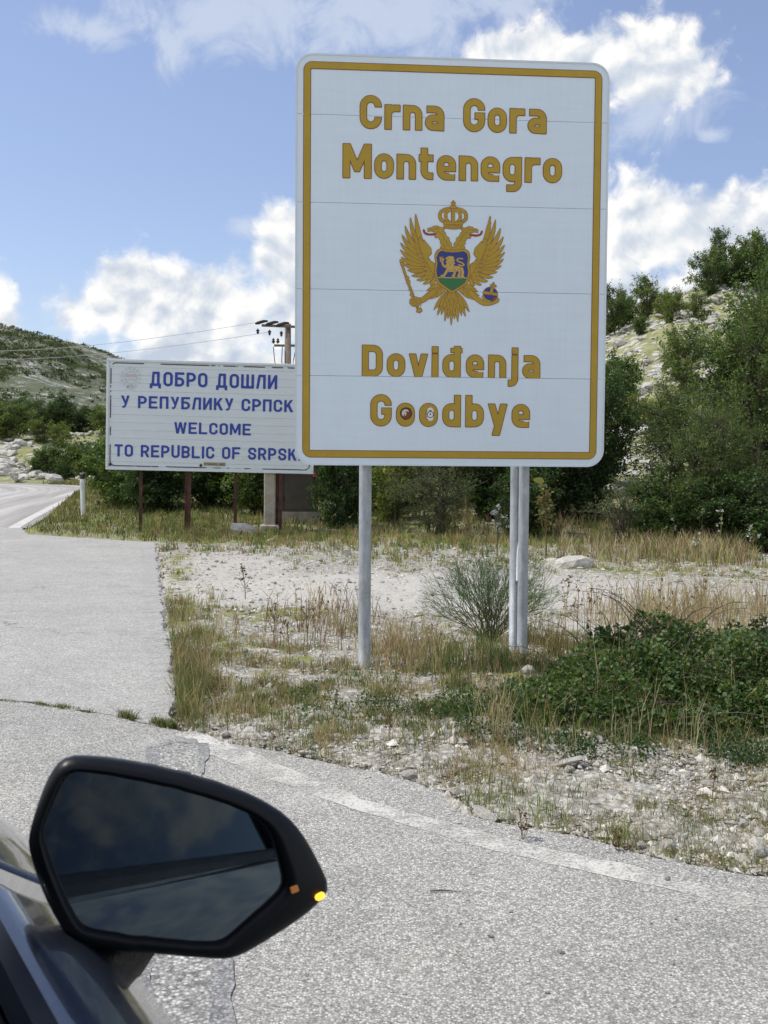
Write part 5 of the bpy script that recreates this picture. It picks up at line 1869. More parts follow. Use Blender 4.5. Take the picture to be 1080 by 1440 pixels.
MB().box((0, .2, 1.47), (.92, .6, .05), bev=.015).build('roof', M['cabinet'], e)

# wooden power pole with two crossarms
x, y = at(404, 38.5); z = float(H(x, y))
e = empty('power_pole', (x, y, z), 0); tag(e, 'wooden power pole with two crossarms rising behind the welcome sign', 'power pole')
top = CAM_H + (650 - 458) / FPX * 38.5 - z
MB().tube([(0, 0, -.3), (0, 0, top)], [.15, .11], 14).build('post', M['wood'], e, True)
q = 38.5 / FPX
MB().box((-.30, -.15, top - .10), (1.25, .08, .085), Matrix.Rotation(rad(2), 3, 'Y'), bev=.01).build('crossarm', M['wood'], e)
MB().box((-.02, .02, top - 30 * q), (.95, .07, .08), bev=.01).build('crossarm', M['wood'], e)


def insulator(x, y, z, down=True, ang=0):
    s = -1 if down else 1
    P = [(x, y, z), (x, y, z + s * .03), (x, y, z + s * .05), (x, y, z + s * .09), (x, y, z + s * .11), (x, y, z + s * .15), (x, y, z + s * .17), (x, y, z + s * .21)]
    return MB().tube(P, [.02, .02, .06, .065, .03, .06, .03, .012], 10).build('insulator', M['iron'], e, True)


for k in range(3): insulator(-1.06 + .42 * k, -.15, top - .19 - .04 * k)
for xx in (-.52, -.36, .36, .5):
    insulator(xx, .02, top - 30 * q + .06, False)
for k in range(3):
    x0, z0 = -1.15 + .38 * k, top - .03 - .03 * k
    MB().tube([(x0, -.2, z0), (x0 + .10, -.2, z0 + .03), (x0 + .3, -.2, z0 + .09), (x0 + .45, -.2, z0 + .10)], [.03, .06, .055, .03], 8).build('strain_insulator', M['iron'], e, True)
for (xa, za, xb, zb) in ((-.52, -.82, -.30, -1.7), (-.2, -.82, -.12, -1.7), (.30, -.8, .2, -1.7)):
    MB().tube([(xa, .0, top + za), ((xa + xb) / 2 - .06, .0, top + (za + zb) / 2 - .1), (xb, 0, top + zb)], .016, 6).build('jumper_cable', M['iron'], e, True)
for k, (lab, dz, yb_) in enumerate((('upper thin power line running left from the wooden power pole', 0, 493), ('lower thin power line running left from the wooden power pole', -.33, 505))):
    P0 = Vector((x - 1.1 + .5 * k, y - .2, z + top + dz + .02)); Ye = 66
    d_ = ray(-60, yb_); P1 = Vector((0, 0, CAM_H)) + d_ * Ye
    t = np.linspace(0, 1, 24)[:, None]
    P = np.array(P0) * (1 - t) + np.array(P1) * t; P[:, 2] -= 1.0 * 4 * (t * (1 - t))[:, 0] * .35
    o_ = MB().tube(P, .008 + .005 * t[:, 0], 5).build('power_line', M['wire']); tag(o_, lab, 'cable')

# ------------------------------------------------------------------ herbs, grass and stones


def blades(x, y, z, h, wd, col, rng, lean=.5, var=.25, seg=2):
    n = len(x)
    a = rng.uniform(0, 6.28, n); ln = rng.uniform(.1, 1, n) * lean * h
    dx_, dy_ = np.cos(a) * ln, np.sin(a) * ln
    b_ = rng.uniform(0, 6.28, n); wx, wy = np.cos(b_) * wd / 2, np.sin(b_) * wd / 2
    base = np.stack([x, y, z - .01], -1)
    mid = base + np.stack([dx_ * .3, dy_ * .3, h * .58], -1)
    tip = base + np.stack([dx_, dy_, h], -1)
    W = np.stack([wx, wy, np.zeros(n)], -1)
    V = np.stack([base - W, base + W, mid + W * .75, mid - W * .75, tip], 1).reshape(-1, 3)
    i = np.arange(n)[:, None] * 5
    F = [i + np.array([[0, 1, 2, 3]]), i + np.array([[3, 2, 4]])]
    C = np.repeat(np.clip(col * rng.uniform(1 - var, 1 + var, (n, 1)), .004, 1), 5, 0)
    return V, F, C


TAN = np.array((.48, .39, .20)); BRN = np.array((.27, .20, .115)); OLV = np.array((.21, .225, .075)); GRN = np.array((.11, .175, .05)); YGR = np.array((.34, .37, .12)); STR = np.array((.58, .50, .31))


def tufts(n, seed, x, y, nb, hfun, cfun, spread, lean=.6, wmin=.0022):
    rng = np.random.default_rng(seed)
    nb_ = rng.integers(nb[0], nb[1], len(x))
    idx = np.repeat(np.arange(len(x)), nb_)
    hx = hfun(x, y, rng); cx = cfun(x, y, rng)
    sp = spread * (.6 + hx[idx] / .15)
    X = x[idx] + rng.normal(size=len(idx)) * sp; Y = y[idx] + rng.normal(size=len(idx)) * sp
    keep = road_sdf(X, Y) > .004
    X, Y, idx = X[keep], Y[keep], idx[keep]
    Z = H(X, Y)
    h = hx[idx] * rng.uniform(.45, 1.15, len(X))
    wd = np.maximum(wmin, Y * .00058) * rng.uniform(.7, 1.5, len(X))
    return blades(X, Y, Z, h, wd, cx[idx] * rng.normal(1, .08, (len(X), 3)), rng, lean)


def scatter(n, seed, px0, px1, py0, py1, soft=False):
    rng = np.random.default_rng(seed)
    px = rng.uniform(px0, px1, n); py = rng.uniform(py0, py1, n)
    if soft:
        px = (px0 + px1) / 2 + (px1 - px0) * .36 * np.clip(rng.normal(size=n), -2.1, 2.1); py = (py0 + py1) / 2 + (py1 - py0) * .36 * np.clip(rng.normal(size=n), -2., 2.)
        if px1 - px0 > 50:
            yy = FPX * CAM_H / (py - 650); xx = (px - 540) / FPX * yy
            k = fbm(xx * 3.1, yy * 3.1, seed % 50, 3) + rng.normal(0, .07, n) > .47
            px, py = px[k], py[k]
    Y = FPX * CAM_H / (py - 650); return (px - 540) / FPX * Y, Y, rng


# general cover
x, y, rng = scatter(66000, 101, 205, 1130, 742, 1242)
c = cover(x, y)
pn = fbm(x * 1.1, y * 1.1, 7, 4); pn2 = fbm(x * 4.5, y * 4.5, 8, 3)
prob = np.clip(c * 1.25 * sstep(pn * .4 + pn2 * .6, .42, .64) + .03, 0, 1) * np.where(table(x, y, BARE) > .5, .22, 1)
ok = (rng.random(len(x)) < prob) & (road_sdf(x, y) > .02)
x, y = x[ok], y[ok]
print('tufts', len(x))


def hf(x, y, rng):
    px, py = to_px(x, y)
    h = np.interp(py, [740, 770, 790, 815, 870, 910, 960, 1030, 1060, 1250], [.17, .14, .07, .035, .045, .06, .068, .068, .04, .04])
    h = h * np.where(table(x, y, BARE) > .5, .5, 1)
    edge = sstep(-np.abs(px - 262), -60, -15) * sstep(py, 790, 840) * (1 - sstep(py, 1000, 1030))
    h = h + .06 * edge
    return h * rng.uniform(.5, 1.35, len(x))


def cf(x, y, rng):
    px, py = to_px(x, y)
    k = fbm(x * 1.6, y * 1.6, 15, 3) + rng.normal(0, .13, len(x))
    yg = np.interp(py, [740, 765, 790, 830, 870, 905, 960, 1250], [.15, .35, .7, .6, .75, .35, .12, .25])
    ra = rng.random(len(x))
    dryness = np.interp(py, [740, 800, 880, 930, 1000, 1060, 1250], [.55, .35, .38, .6, .55, .5, .45])
    col = np.where((k > .5)[:, None], OLV, GRN)
    col = np.where((ra < yg)[:, None], YGR, col)
    rb = rng.random(len(x))
    dr = np.where((rng.random(len(x)) < .35)[:, None], BRN, TAN)
    col = np.where((rb < dryness)[:, None], dr, col)
    return col


gb = MB()
V, F, C = tufts(0, 102, x, y, (6, 13), hf, cf, .022)
gb.add(V, F, C)
x, y, rng = scatter(46000, 131, 215, 1130, 760, 1235)
ok = (rng.random(len(x)) < cover(x, y) * 1.1 * sstep(fbm(x * 3, y * 3, 44, 3), .40, .60)) & (road_sdf(x, y) > .015)
x, y = x[ok], y[ok]
V, F, C = blades(x, y, H(x, y) + .008, np.full(len(x), .016) * rng.uniform(.4, 1.6, len(x)), np.maximum(.0022, y * .0005), np.array([TAN, BRN, STR, BRN * .7, OLV])[rng.integers(0, 5, len(x))], rng, 5.0)
gb.add(V, F, C)
o = gb.build('grass', M['grass']); tag(o, kind='stuff')
print('grass', sum(len(f) for f in gb.F))

# tall dry grass along the pavement and round the poles
gb = MB()
for (px0, px1, py0, py1, n_, hh, cols, seed) in ((248, 315, 870, 1000, 210, .20, (TAN, STR, BRN, OLV), 1), (240, 275, 930, 1015, 150, .15, (GRN, OLV, BRN), 2), (525, 600, 905, 948, 160, .22, (TAN, BRN, STR), 3),
                                                  (600, 740, 925, 965, 260, .20, (GRN, OLV, TAN), 4), (745, 800, 890, 935, 130, .22, (TAN, BRN, OLV), 5), (860, 1100, 850, 900, 230, .40, (STR, TAN, BRN), 6),
                                                  (690, 1090, 985, 1050, 380, .16, (GRN, OLV, TAN), 7), (690, 720, 1000, 1060, 12, .26, (STR, TAN), 8), (400, 640, 1000, 1035, 150, .07, (GRN, OLV, GRN), 9),
                                                  (850, 1090, 745, 785, 1300, .34, (STR, TAN, BRN, OLV), 10), (560, 850, 735, 765, 500, .24, (OLV, TAN, YGR), 11), (380, 520, 745, 760, 220, .16, (OLV, YGR, TAN), 12),
                                                  (150, 380, 738, 758, 500, .17, (OLV, YGR, GRN), 13), (655, 790, 1120, 1172, 60, .13, (GRN, YGR), 14), (840, 910, 1165, 1200, 40, .10, (OLV, YGR), 15),
                                                  (820, 1080, 890, 1030, 150, .36, (STR, TAN), 19), (380, 560, 850, 905, 90, .30, (BRN, BRN, TAN), 16), (430, 475, 1040, 1075, 26, .13, (GRN, TAN), 17), (640, 770, 1050, 1110, 110, .10, (TAN, BRN), 18)):
    x, y, rng = scatter(int(n_ * 1.6), 200 + seed, px0, px1, py0, py1, True)
    cc = np.array(cols)
    V, F, C = tufts(0, 300 + seed, x, y, (4, 9), lambda x, y, r: hh * r.uniform(.5, 1.15, len(x)), lambda x, y, r: cc[r.integers(0, len(cc), len(x))], .012, .7, .0024)
    gb.add(V, F, C)
# verge between pavement, bend and welcome sign
rng = np.random.default_rng(77)
n_ = 9500
Y = 18.0 + 40 * rng.random(n_) ** 1.0; px = rng.uniform(20, 460, n_); x = (px - 540) / FPX * Y
ok = road_sdf(x, Y) > .15
x, Y = x[ok], Y[ok]
V, F, C = tufts(0, 78, x, Y, (6, 10), lambda x, y, r: .12 * r.uniform(.5, 1.3, len(x)) * np.interp(y, [18, 25, 60], [1, 1.2, 1.9]), lambda x, y, r: (np.array([OLV, YGR, GRN, OLV, TAN]) * .8)[r.integers(0, 5, len(x))], .06, .6)
gb.add(V, F, C)
o = gb.build('tall_grass', M['grass']); tag(o, kind='stuff')
print('tall', sum(len(f) for f in gb.F))

# weeds in the joint between road and pavement
gb = MB(); rng = np.random.default_rng(88)
J = np.array([(p[0], p[1]) for p in CRACK[2:]])
for (a, b_, n_, hh) in ((0.0, .12, 10, .02), (.2, .5, 46, .03), (.62, .70, 30, .05), (.80, 1.0, 60, .05)):
    f = rng.uniform(a, b_, n_) * (len(J) - 1)
    xs_ = np.interp(f, np.arange(len(J)), J[:, 0]); ys_ = np.interp(f, np.arange(len(J)), J[:, 1])
    rep = np.repeat(np.arange(n_), 8)
    X = xs_[rep] + rng.normal(0, .012, len(rep)); Yy = ys_[rep] + rng.normal(0, .008, len(rep))
    V, F, C = blades(X, Yy, np.zeros(len(X)), hh * rng.uniform(.5, 1.3, len(X)), np.full(len(X), .004), np.where((rng.random(len(X)) < .7)[:, None], GRN, TAN), rng, 1.1)
    gb.add(V, F, C)
o = gb.build('joint_weeds', M['grass']); tag(o, kind='stuff')

# low broad-leaved ground cover
gb = MB()
for (px0, px1, py0, py1, n_, seed, sz, col) in ((330, 640, 960, 1015, 300, 1, .018, (.05, .085, .02)), (245, 300, 960, 1020, 160, 2, .018, (.035, .06, .018)), (600, 760, 985, 1025, 240, 3, .022, (.05, .10, .02)),
                                                 (700, 860, 1000, 1050, 700, 4, .02, (.045, .085, .02)), (850, 1090, 1058, 1075, 260, 5, .02, (.04, .075, .02)), (660, 800, 780, 800, 120, 6, .03, (.09, .11, .035)), (860, 1080, 990, 1050, 700, 7, .024, (.04, .08, .018))):
    x, y, rng = scatter(int(n_ * 1.3), 400 + seed, px0, px1, py0, py1, True)
    keep = fbm(x * 3, y * 3, 19, 3) > .44
    x, y = x[keep], y[keep]
    rep = np.repeat(np.arange(len(x)), 12)
    X = x[rep] + rng.normal(0, .025, len(rep)); Yy = y[rep] + rng.normal(0, .025, len(rep))
    k2 = road_sdf(X, Yy) > .01; X, Yy = X[k2], Yy[k2]
    Z = H(X, Yy) + rng.uniform(.0, .06, len(X))
    V, F, C = leaf_arrays(np.stack([X, Yy, Z], -1), sz, rng, col=col, up=.6, shape=.6)
    gb.add(V, F, C)
o = gb.build('low_weeds', M['leaf']); tag(o, kind='stuff')

# bramble thicket right of the poles
rng = np.random.default_rng(55)
cxb = np.array([(1.36, 5.80, .50, .55, .24), (1.85, 5.85, .65, .66, .31), (2.5, 5.95, .8, .8, .36), (3.1, 6.1, .7, .8, .36), (.98, 5.6, .42, .42, .12), (1.38, 6.35, .20, .2, .30), (1.75, 6.65, .24, .22, .40), (2.25, 5.45, .6, .45, .24), (1.5, 5.3, .5, .25, .14), (.75, 5.45, .3, .22, .07)])
leafP, leafO = [], []
for (cx0, cy0, rx, ry, hh) in cxb:
    n_ = int(36000 * rx * ry * (.50 + hh))
    a = rng.uniform(0, 6.28, n_); r = np.sqrt(rng.random(n_))
    X = cx0 + np.cos(a) * r * rx; Yy = cy0 + np.sin(a) * r * ry
    lump = .20 + 1.55 * fbm(X * 4.2, Yy * 4.2, 33, 4)
    top_ = hh * np.sqrt(np.clip(1 - r ** 2.4, 0, 1)) * lump
    Z = top_ * (1 - rng.random(n_) ** 2.6 * .85)
    leafP.append(np.stack([X, Yy, Z + H(X, Yy)], -1)); leafO.append(np.stack([np.cos(a) * r, np.sin(a) * r, .5 + 0 * a], -1))
leafP = np.concatenate(leafP); leafO = np.concatenate(leafO)
e = empty('bramble_bush', (2.0, 6.1, 0)); tag(e, 'big sprawling green bramble thicket right of the sign poles, nearest to the road', 'bramble')
cl = fbm(leafP[:, 0] * 9, leafP[:, 1] * 9, 34, 3)
V, F, C = leaf_arrays(leafP, .028, rng, col=(.092, .145, .045), up=.55, shape=.78, outward=leafO * .6, var=.4)
C *= np.repeat(.55 + .9 * cl[:, None], 4, 0)
dead = rng.random(len(leafP)) < .05; C[np.repeat(dead, 4)] = (.26, .20, .10)
MB().add(V - np.array([2.0, 6.1, 0]), F, C).build('foliage', M['leaf'], e)
b = MB()
for k in range(120):
    cx0, cy0, rx, ry, hh = cxb[rng.integers(len(cxb))]
    a = rng.uniform(0, 6.28); L_ = rng.uniform(.25, .6)
    p0 = np.array([cx0 + rng.normal() * rx * .3, cy0 + rng.normal() * ry * .3, .02]); p0[2] += float(H0(p0[0], p0[1]))
    p1 = p0 + np.array([math.cos(a) * L_ * .4, math.sin(a) * L_ * .4, hh * rng.uniform(.8, 1.35)]); p2_ = p1 + np.array([math.cos(a) * L_ * .5, math.sin(a) * L_ * .5, -.03])
    t = np.linspace(0, 1, 6)[:, None]
    b.tube((1 - t) ** 2 * p0 + 2 * t * (1 - t) * p1 + t * t * p2_ - np.array([2.0, 6.1, 0]), np.linspace(.0035, .0012, 6), 4, caps=False)
b.build('cane', M['bark'], e)
# upright shoots standing out of the thicket
for (px, py_top, Yb, lab) in ((862, 874, 6.3, 'tall leafy shoot standing out of the left part of the bramble thicket'), (935, 884, 6.4, 'short leafy shoot above the middle of the bramble thicket'),
                              (1050, 890, 6.0, 'arching leafy shoot at the right of the bramble thicket')):
    x0, y0 = at(px, Yb); zt = CAM_H - (py_top - 650) / FPX * Yb
    e = empty('leafy_shoot', (x0, y0, float(H(x0, y0)))); tag(e, lab, 'shoot')
    z0 = float(H(x0, y0)); b = MB(); pts = []
    for s_ in range(5):
        a = rng.uniform(0, 6.28); hh = (zt - z0) * rng.uniform(.8, 1.02)
        P = np.array([(rng.normal() * .02 + math.cos(a) * .09 * f * f, math.sin(a) * .09 * f * f, hh * f) for f in np.linspace(0, 1, 7)])
        b.tube(P, np.linspace(.004, .0015, 7), 4, caps=False)
        f = rng.uniform(.35, 1.02, 42)
        q_ = np.stack([np.interp(f, np.linspace(0, 1, 7), P[:, k]) for k in range(3)], 1) + rng.normal(size=(42, 3)) * .022
        pts.append(q_)
    b.build('stem', M['stem'], e)
    V, F, C = leaf_arrays(np.concatenate(pts), .040, rng, col=(.045, .085, .02), shape=.75)
    MB().add(V, F, C).build('foliage', M['leaf'], e)

# green broom between the poles
rng = np.random.default_rng(66)
x0, y0 = gp(686, 903); z0 = float(H(x0, y0))
e = empty('broom_shrub', (x0, y0, z0)); tag(e, 'airy green broom shrub of thin branching stems left of the right steel poles', 'shrub')
b = MB(); b2 = MB()
def fork(p, d, L_, r, lev):
    q_ = p + d * L_
    mid = (p + q_) / 2 + rng.normal(size=3) * L_ * .05
    b.tube([p, mid, q_], [r, r * .9, r * .75], 3, caps=False, col=(.19, .27, .125) if lev < 3 else (.18, .19, .10))
    if lev == 0: return
    for k in range(2 if rng.random() < .75 else 3):
        dd = unit((d + rng.normal(size=3) * .33 + np.array([0, 0, .10]))[None])[0]
        fork(q_, dd, L_ * rng.uniform(.62, .92), r * .72, lev - 1)
for k in range(80):
    a = rng.uniform(0, 6.28); s_ = rng.uniform(.1, 1.45)
    d_ = unit(np.array([[math.cos(a) * s_, math.sin(a) * s_ * .8, 1.0]]))[0]
    fork(np.array([rng.normal() * .03, rng.normal() * .03, 0]), d_, rng.uniform(.15, .235), .0034, 4)
b.build('stem', M['grass'], e)

# single dry weeds and flowering stalks
def stalk(px, py, h, label, kind='dry_weed', col=BRN, br=7, heads=None, Y=None, cat='weed', spread=.5, seed=0, group=None, th=1.0):
    rng = np.random.default_rng(900 + seed)
    x, y = gp(px, py) if Y is None else at(px, Y)
    e = empty(kind, (x, y, float(H(x, y)))); tag(e, label, cat, group)
    b = MB(); hd = MB(); r = max(.0014, y * .00028) * th
    bend = rng.normal(size=2) * .08 * h
    P = np.array([(bend[0] * f * f, bend[1] * f * f, h * f) for f in np.linspace(0, 1, 6)])
    b.tube(P, np.linspace(r * 1.5, r, 6), 4, caps=False, col=col)
    ends = [P[-1]]
    for k in range(br):
        f = rng.uniform(.3, .92); p = np.array([bend[0] * f * f, bend[1] * f * f, h * f]); a = rng.uniform(0, 6.28)
        L_ = h * rng.uniform(.15, .34) * (1.25 - f)
        q_ = p + np.array([math.cos(a) * L_ * spread, math.sin(a) * L_ * spread, L_])
        b.tube([p, (p + q_) / 2 + np.array([math.cos(a), math.sin(a), -.3]) * L_ * .12, q_], [r, r * .9, r * .7], 3, caps=False, col=col); ends.append(q_)
    b.build('stem', M['grass'], e)
    if heads is not None:
        for q_ in ends:
            V, F, C = leaf_arrays(np.tile(q_, (7, 1)) + rng.normal(size=(7, 3)) * r * 2, r * 7, rng, col=heads, up=1., shape=.9)
            MB().add(V, F, C).build('flower_head', M['grass'], e)
    return e


MU = np.array((.20, .19, .08))
e = stalk(769, 0, .98, 'dried branching mullein stalk right of the right steel pole in front of the dark bushes', 'mullein', MU, 22, (.25, .23, .10), 14.6, 'wild plant', .42, 1, th=2.2)
stalk(700, 0, .72, 'thistle-like weed with pale heads, just left of the right steel pole', 'thistle', np.array((.13, .14, .07)), 12, (.42, .38, .40), 15., 'wild plant', .8, 2, th=1.3)
stalk(655, 0, .85, 'tall thin dry weed between the poles in front of the dark bushes', 'dry_weed', BRN, 10, None, 15.4, 'weed', .6, 3)
WG = 'white flowering stalks in the grass in front of the right-hand bushes'
for k, (px, py_, h, lab) in enumerate(((985, 772, .62, 'tallest white flowering stalk below the small trees'), (978, 788, .40, 'short white flowering stalk below the small trees'), (1012, 778, .62, 'white flowering stalk to the right of the tallest one'),
                                        (952, 770, .45, 'white flowering stalk left of the tallest one'), (905, 762, .50, 'white flowering stalk nearest to the big sign'), (1060, 782, .45, 'white flowering stalk farthest to the right'))):
    stalk(px, py_, h, lab, 'wild_carrot', OLV, 5, (.72, .72, .66), None, 'wildflower', .8, 10 + k, WG)
DW = 'thin dry weeds standing in the gravel'
for k, (px, py_, h, lab) in enumerate(((345, 838, .34, 'thin dry weed in front of the gravel track, left of the others'), (432, 905, .34, 'branching brown weed with small dark seeds left of the left steel pole'), (450, 890, .36, 'brown weed just left of the left steel pole, taller'), (385, 905, .30, 'brown weed in the middle of the dry verge'),
                                        (408, 930, .30, 'reddish brown weed in the dry grass left of the left pole'), (812, 905, .40, 'thin dry weed right of the right steel poles'), (795, 880, .42, 'pale thin weed behind the right steel poles'), (830, 915, .42, 'dry weed with dark seeds left of the bramble thicket'),
                                        (705, 1052, .34, 'tall straw coloured grass stalk in front of the right steel poles'), (735, 1180, .17, 'small weed at the asphalt edge, left of the pair'), (873, 1196, .14, 'small reddish weed at the asphalt edge on the right'), (1002, 1120, .12, 'small dry weed in the foreground gravel at the right'),
                                        (1042, 1240, .05, 'very small green weed at the asphalt edge, lowest on the right'), (320, 1030, .10, 'small green weed by the pavement corner, left'), (382, 1022, .13, 'small green weed by the pavement corner, right'), (548, 1052, .13, 'wiry dark weed in the foreground gravel left of the left pole'),
                                        (1075, 930, .45, 'tall dry weed rising from the right side of the bramble thicket'), (925, 905, .50, 'straw coloured weed behind the middle of the bramble thicket'), (985, 900, .5, 'straw coloured weed behind the bramble thicket, right of the other'))):
    stalk(px, py_, h, lab, 'dry_weed', (BRN, TAN, GRN)[(2 if 'green' in lab else (1 if 'straw' in lab or 'pale' in lab else 0))], 9, None if 'green' in lab else (.13, .085, .05), None, 'weed', .8, 30 + k, DW)
# yellowed leaf hanging beside the right pole
x, y = at(757, 8.0); zc = CAM_H - (674 - 650) / FPX * 8.0
pts = np.array([(math.cos(a) * .042, .006 * math.sin(2 * a), math.sin(a) * .024 * (1 if math.cos(a) > -.3 else .8)) for a in np.linspace(0, 2 * math.pi, 17)[:-1]])
b = MB(); b.add(np.concatenate([pts, [(0, -.006, 0)]]), [(i, (i + 1) % 16, 16) for i in range(16)], (.33, .34, .09))
b.tube([(-.04, 0, 0), (-.10, .02, .05), (-.13, .03, .16)], .002, 4, col=(.2, .17, .08))
o_ = b.build('yellow_leaf', M['grass']); o_.location = (x, y, zc); o_.rotation_euler = (0, rad(12), 0); tag(o_, 'single large yellowed leaf just right of the top of the right steel pole', 'leaf')

# gravel
gv = MB()
x, y, rng = scatter(62000, 501, 225, 1130, 765, 1240)
d = road_sdf(x, y)
tr = table(x, y, BARE)
ok = (d > -.01) & (rng.random(len(x)) < (1.05 - .65 * cover(x, y)) * np.where(tr > .5, .45, 1))
x, y, d = x[ok], y[ok], d[ok]
s = rng.lognormal(math.log(.0056), .62, len(x)) * np.interp(y, [3, 6, 12, 17], [.85, 1.0, 1.8, 2.4])
s = np.minimum(s, .035)
V, F, C = pebbles(x, y, H(x, y) + .012 * (d < .03), s, rng, (.52, .505, .465), .25)
C *= np.repeat(rng.choice([.45, .7, .9, 1.05, 1.25], len(x), p=[.1, .2, .3, .28, .12])[:, None] * np.array([1, .985, .95]), 6, 0)
gv.add(V, F, C)
# grit strewn over the edge of the asphalt
x, y, rng = scatter(11000, 502, 190, 1150, 780, 1440)
d = road_sdf(x, y); ed = np.minimum(sdf_line(x, y, apron[:18]), .6 * sdf_line(x, y, slab[8:16]) + .02)
ok = (d < -.005) & (rng.random(len(x)) < np.exp(-ed / .10) + .02)
x, y = x[ok], y[ok]
V, F, C = pebbles(x, y, np.zeros(len(x)) + .001, rng.lognormal(math.log(.0034), .45, len(x)), rng, (.50, .49, .46), .3)
gv.add(V, F, C)
o = gv.build('gravel', M['pebble']); tag(o, kind='stuff')

SG = 'loose pale stones in the gravel verge'
rng = np.random.default_rng(61)
for k in range(70):
    px = rng.uniform(260, 1070); py = rng.uniform(905, 1200)
    x, y = gp(px, py)
    if road_sdf(np.array([x]), np.array([y]))[0] < .06: continue
    rock('stone', x, y, rng.uniform(.018, .036), 'small pale stone lying loose in the gravel verge by the road', 'stone', SG, PEB, k, .25)
for k, (px, py, s, sc, lab) in enumerate(((802, 797, .21, (1.6, 1, .75), 'large pale rock in the grass right of the right steel poles'), (775, 790, .13, (1.5, 1, .6), 'flat grey rock left of the large pale one'), (742, 958, .055, (1, 1, 1.1), 'pale stone at the foot of the right steel pole'),
                                           (430, 1060, .034, (1.3, 1, .8), 'smooth white stone at the asphalt edge left of the poles'), (552, 765, .10, (1.2, 1, 1), 'white rock on the grass just right of the left steel pole'), (487, 778, .09, (1.1, 1, 1), 'small white rock on the grass left of the left steel pole'),
                                           (345, 752, .21, (1.3, .8, .9), 'grey boulder beside the third rusty post of the welcome sign'), (381, 757, .11, (1.4, 1, .7), 'pale rock at the foot of the concrete pillar'), (575, 1092, .040, (1.6, 1, .7), 'dark lump of broken asphalt at the road edge'),
                                           (790, 1075, .055, (2.2, 1, .45), 'flat grey slab of stone in the foreground gravel'), (682, 1146, .045, (1.8, 1, .5), 'flat dark stone under the small weed at the asphalt edge'), (870, 690, .35, (1.6, 1, .8), 'grey rock showing between the bushes at the foot of the hill'))):
    if py == 690: x, y = at(866, 23); rock('rock', x, y, s, lab, 'rock', None, ROCKS, k, .3, sc)
    else:
        x, y = gp(px, py); rock('rock' if s > .05 else 'stone', x, y, s, lab, 'rock' if s > .05 else 'stone', None, ROCKS if s > .03 else PEB, k + 3, .3, sc)
for k, (px, py, s, lab) in enumerate(((690, 1318, .0115, 'round grey pebble on the asphalt, nearest to the mirror'), (788, 1340, .0115, 'dark flat pebble on the asphalt right of the round grey one'), (938, 1237, .013, 'pale pebble on the worn white line'), (718, 1283, .0075, 'small dark pebble on the asphalt above the round grey one'),
                                      (915, 1299, .006, 'tiny black pebble on the asphalt below the worn white line'), (946, 1356, .0075, 'small brown pebble on the asphalt at the lower right'), (770, 1397, .0075, 'small pebble low on the asphalt'), (860, 1431, .010, 'thin black scrap on the asphalt at the bottom'), (950, 1293, .006, 'tiny grey pebble right of the tiny black one'))):
    x, y = gp(px, py); o_ = rock('pebble', x, y, s, lab, 'pebble', 'pebbles lying on the asphalt', PEB, k, .1, (1.6, .8, .4) if 'scrap' in lab else (1.15, 1, 1), z=0)
x, y = gp(605, 1255); o_ = MB().tube([(0, 0, .004), (.03, .006, .005), (.07, .002, .004), (.10, -.004, .006)], [.0018, .0022, .0016, .001], 6).build('twig', M['bark']); o_.location = (x, y, 0); tag(o_, 'thin dry twig lying on the asphalt right of the mirror', 'twig')

# ------------------------------------------------------------------ the car with its mirror
CA = rad(31)
car = empty('car', (0, 0, 0), CA)
tag(car, 'dark blue car with black door mirror seen from its side window', 'car')


def f_carpaint(t):
    v = oc(t)
    fl = t.voro(v, 900., out='Color')
    c = t.mix(.08, (.016, .024, .042), fl)
    c = t.mix(1., c, (.8, .88, 1.0), 'MULTIPLY')
    return pbsdf(t, c, .28, .5, coat=1.0)


M['carpaint'] = mat('dark blue car paint', f_carpaint)
M['carglass'] = mat('dark car glass', lambda t: pbsdf(t, (.006, .008, .008), .02, 0, spec=.6))
M['rubber'] = plain('black rubber', (.012, .012, .012), .55)
M['gloss_trim'] = plain('dark satin trim', (.008, .010, .014), .42, 0, .05, spec=.3)


def f_grainy(t):
    v = oc(t)
    n = t.voro(v, 260.); n2 = t.noise(v, 60., 5, .6)
    return pbsdf(t, (.006, .007, .008), t.add(.34, t.mul(n2, .25)), 0, t.add(n, n2), .0008, .7, spec=.14)


M['grain'] = mat('grained black plastic', f_grainy)
M['rimplastic'] = mat('satin black plastic', lambda t: pbsdf(t, (.006, .0075, .010), .36, 0, t.noise(oc(t), 300., 3, .5), .0002, .3, spec=.22))
M['mirror'] = mat('dark tinted mirror glass', lambda t: pbsdf(t, t.mix(t.mul(t.step(t.noise(oc(t), 40., 6, .7), .55, .8), .15), (.085, .108, .125), (.075, .09, .10)), t.add(.015, t.mul(t.step(t.noise(oc(t), 90., 4), .6, .8), .05)), 1.0))
M['amber'] = mat('lit amber lamp', lambda t: pbsdf(t, (.8, .35, .03), .25, 0, emis=((1., .46, .03), 2.0)))
M['amber_dim'] = mat('dim amber lens and reflection', lambda t: pbsdf(t, (.55, .2, .04), .3, 0, emis=((1., .35, .06), .08)))  # for the indicator lens and its painted reflection on the bezel
M['chrome'] = plain('bright metal trim', (.55, .56, .58), .2, .9, .05)
M['tyre'] = plain('tyre', (.02, .02, .02), .85); M['rim'] = plain('alloy rim', (.45, .46, .48), .3, .8, .05)

PROF = [(.19, .20), (.245, .30), (.266, .5), (.273, .68), (.268, .78), (.256, .845), (.235, .895), (.20, .925), (.165, .947), (.140, .962)]
HOOD = [(.10, .972), (-.05, .988), (-.3, 1.0), (-.63, 1.005)]


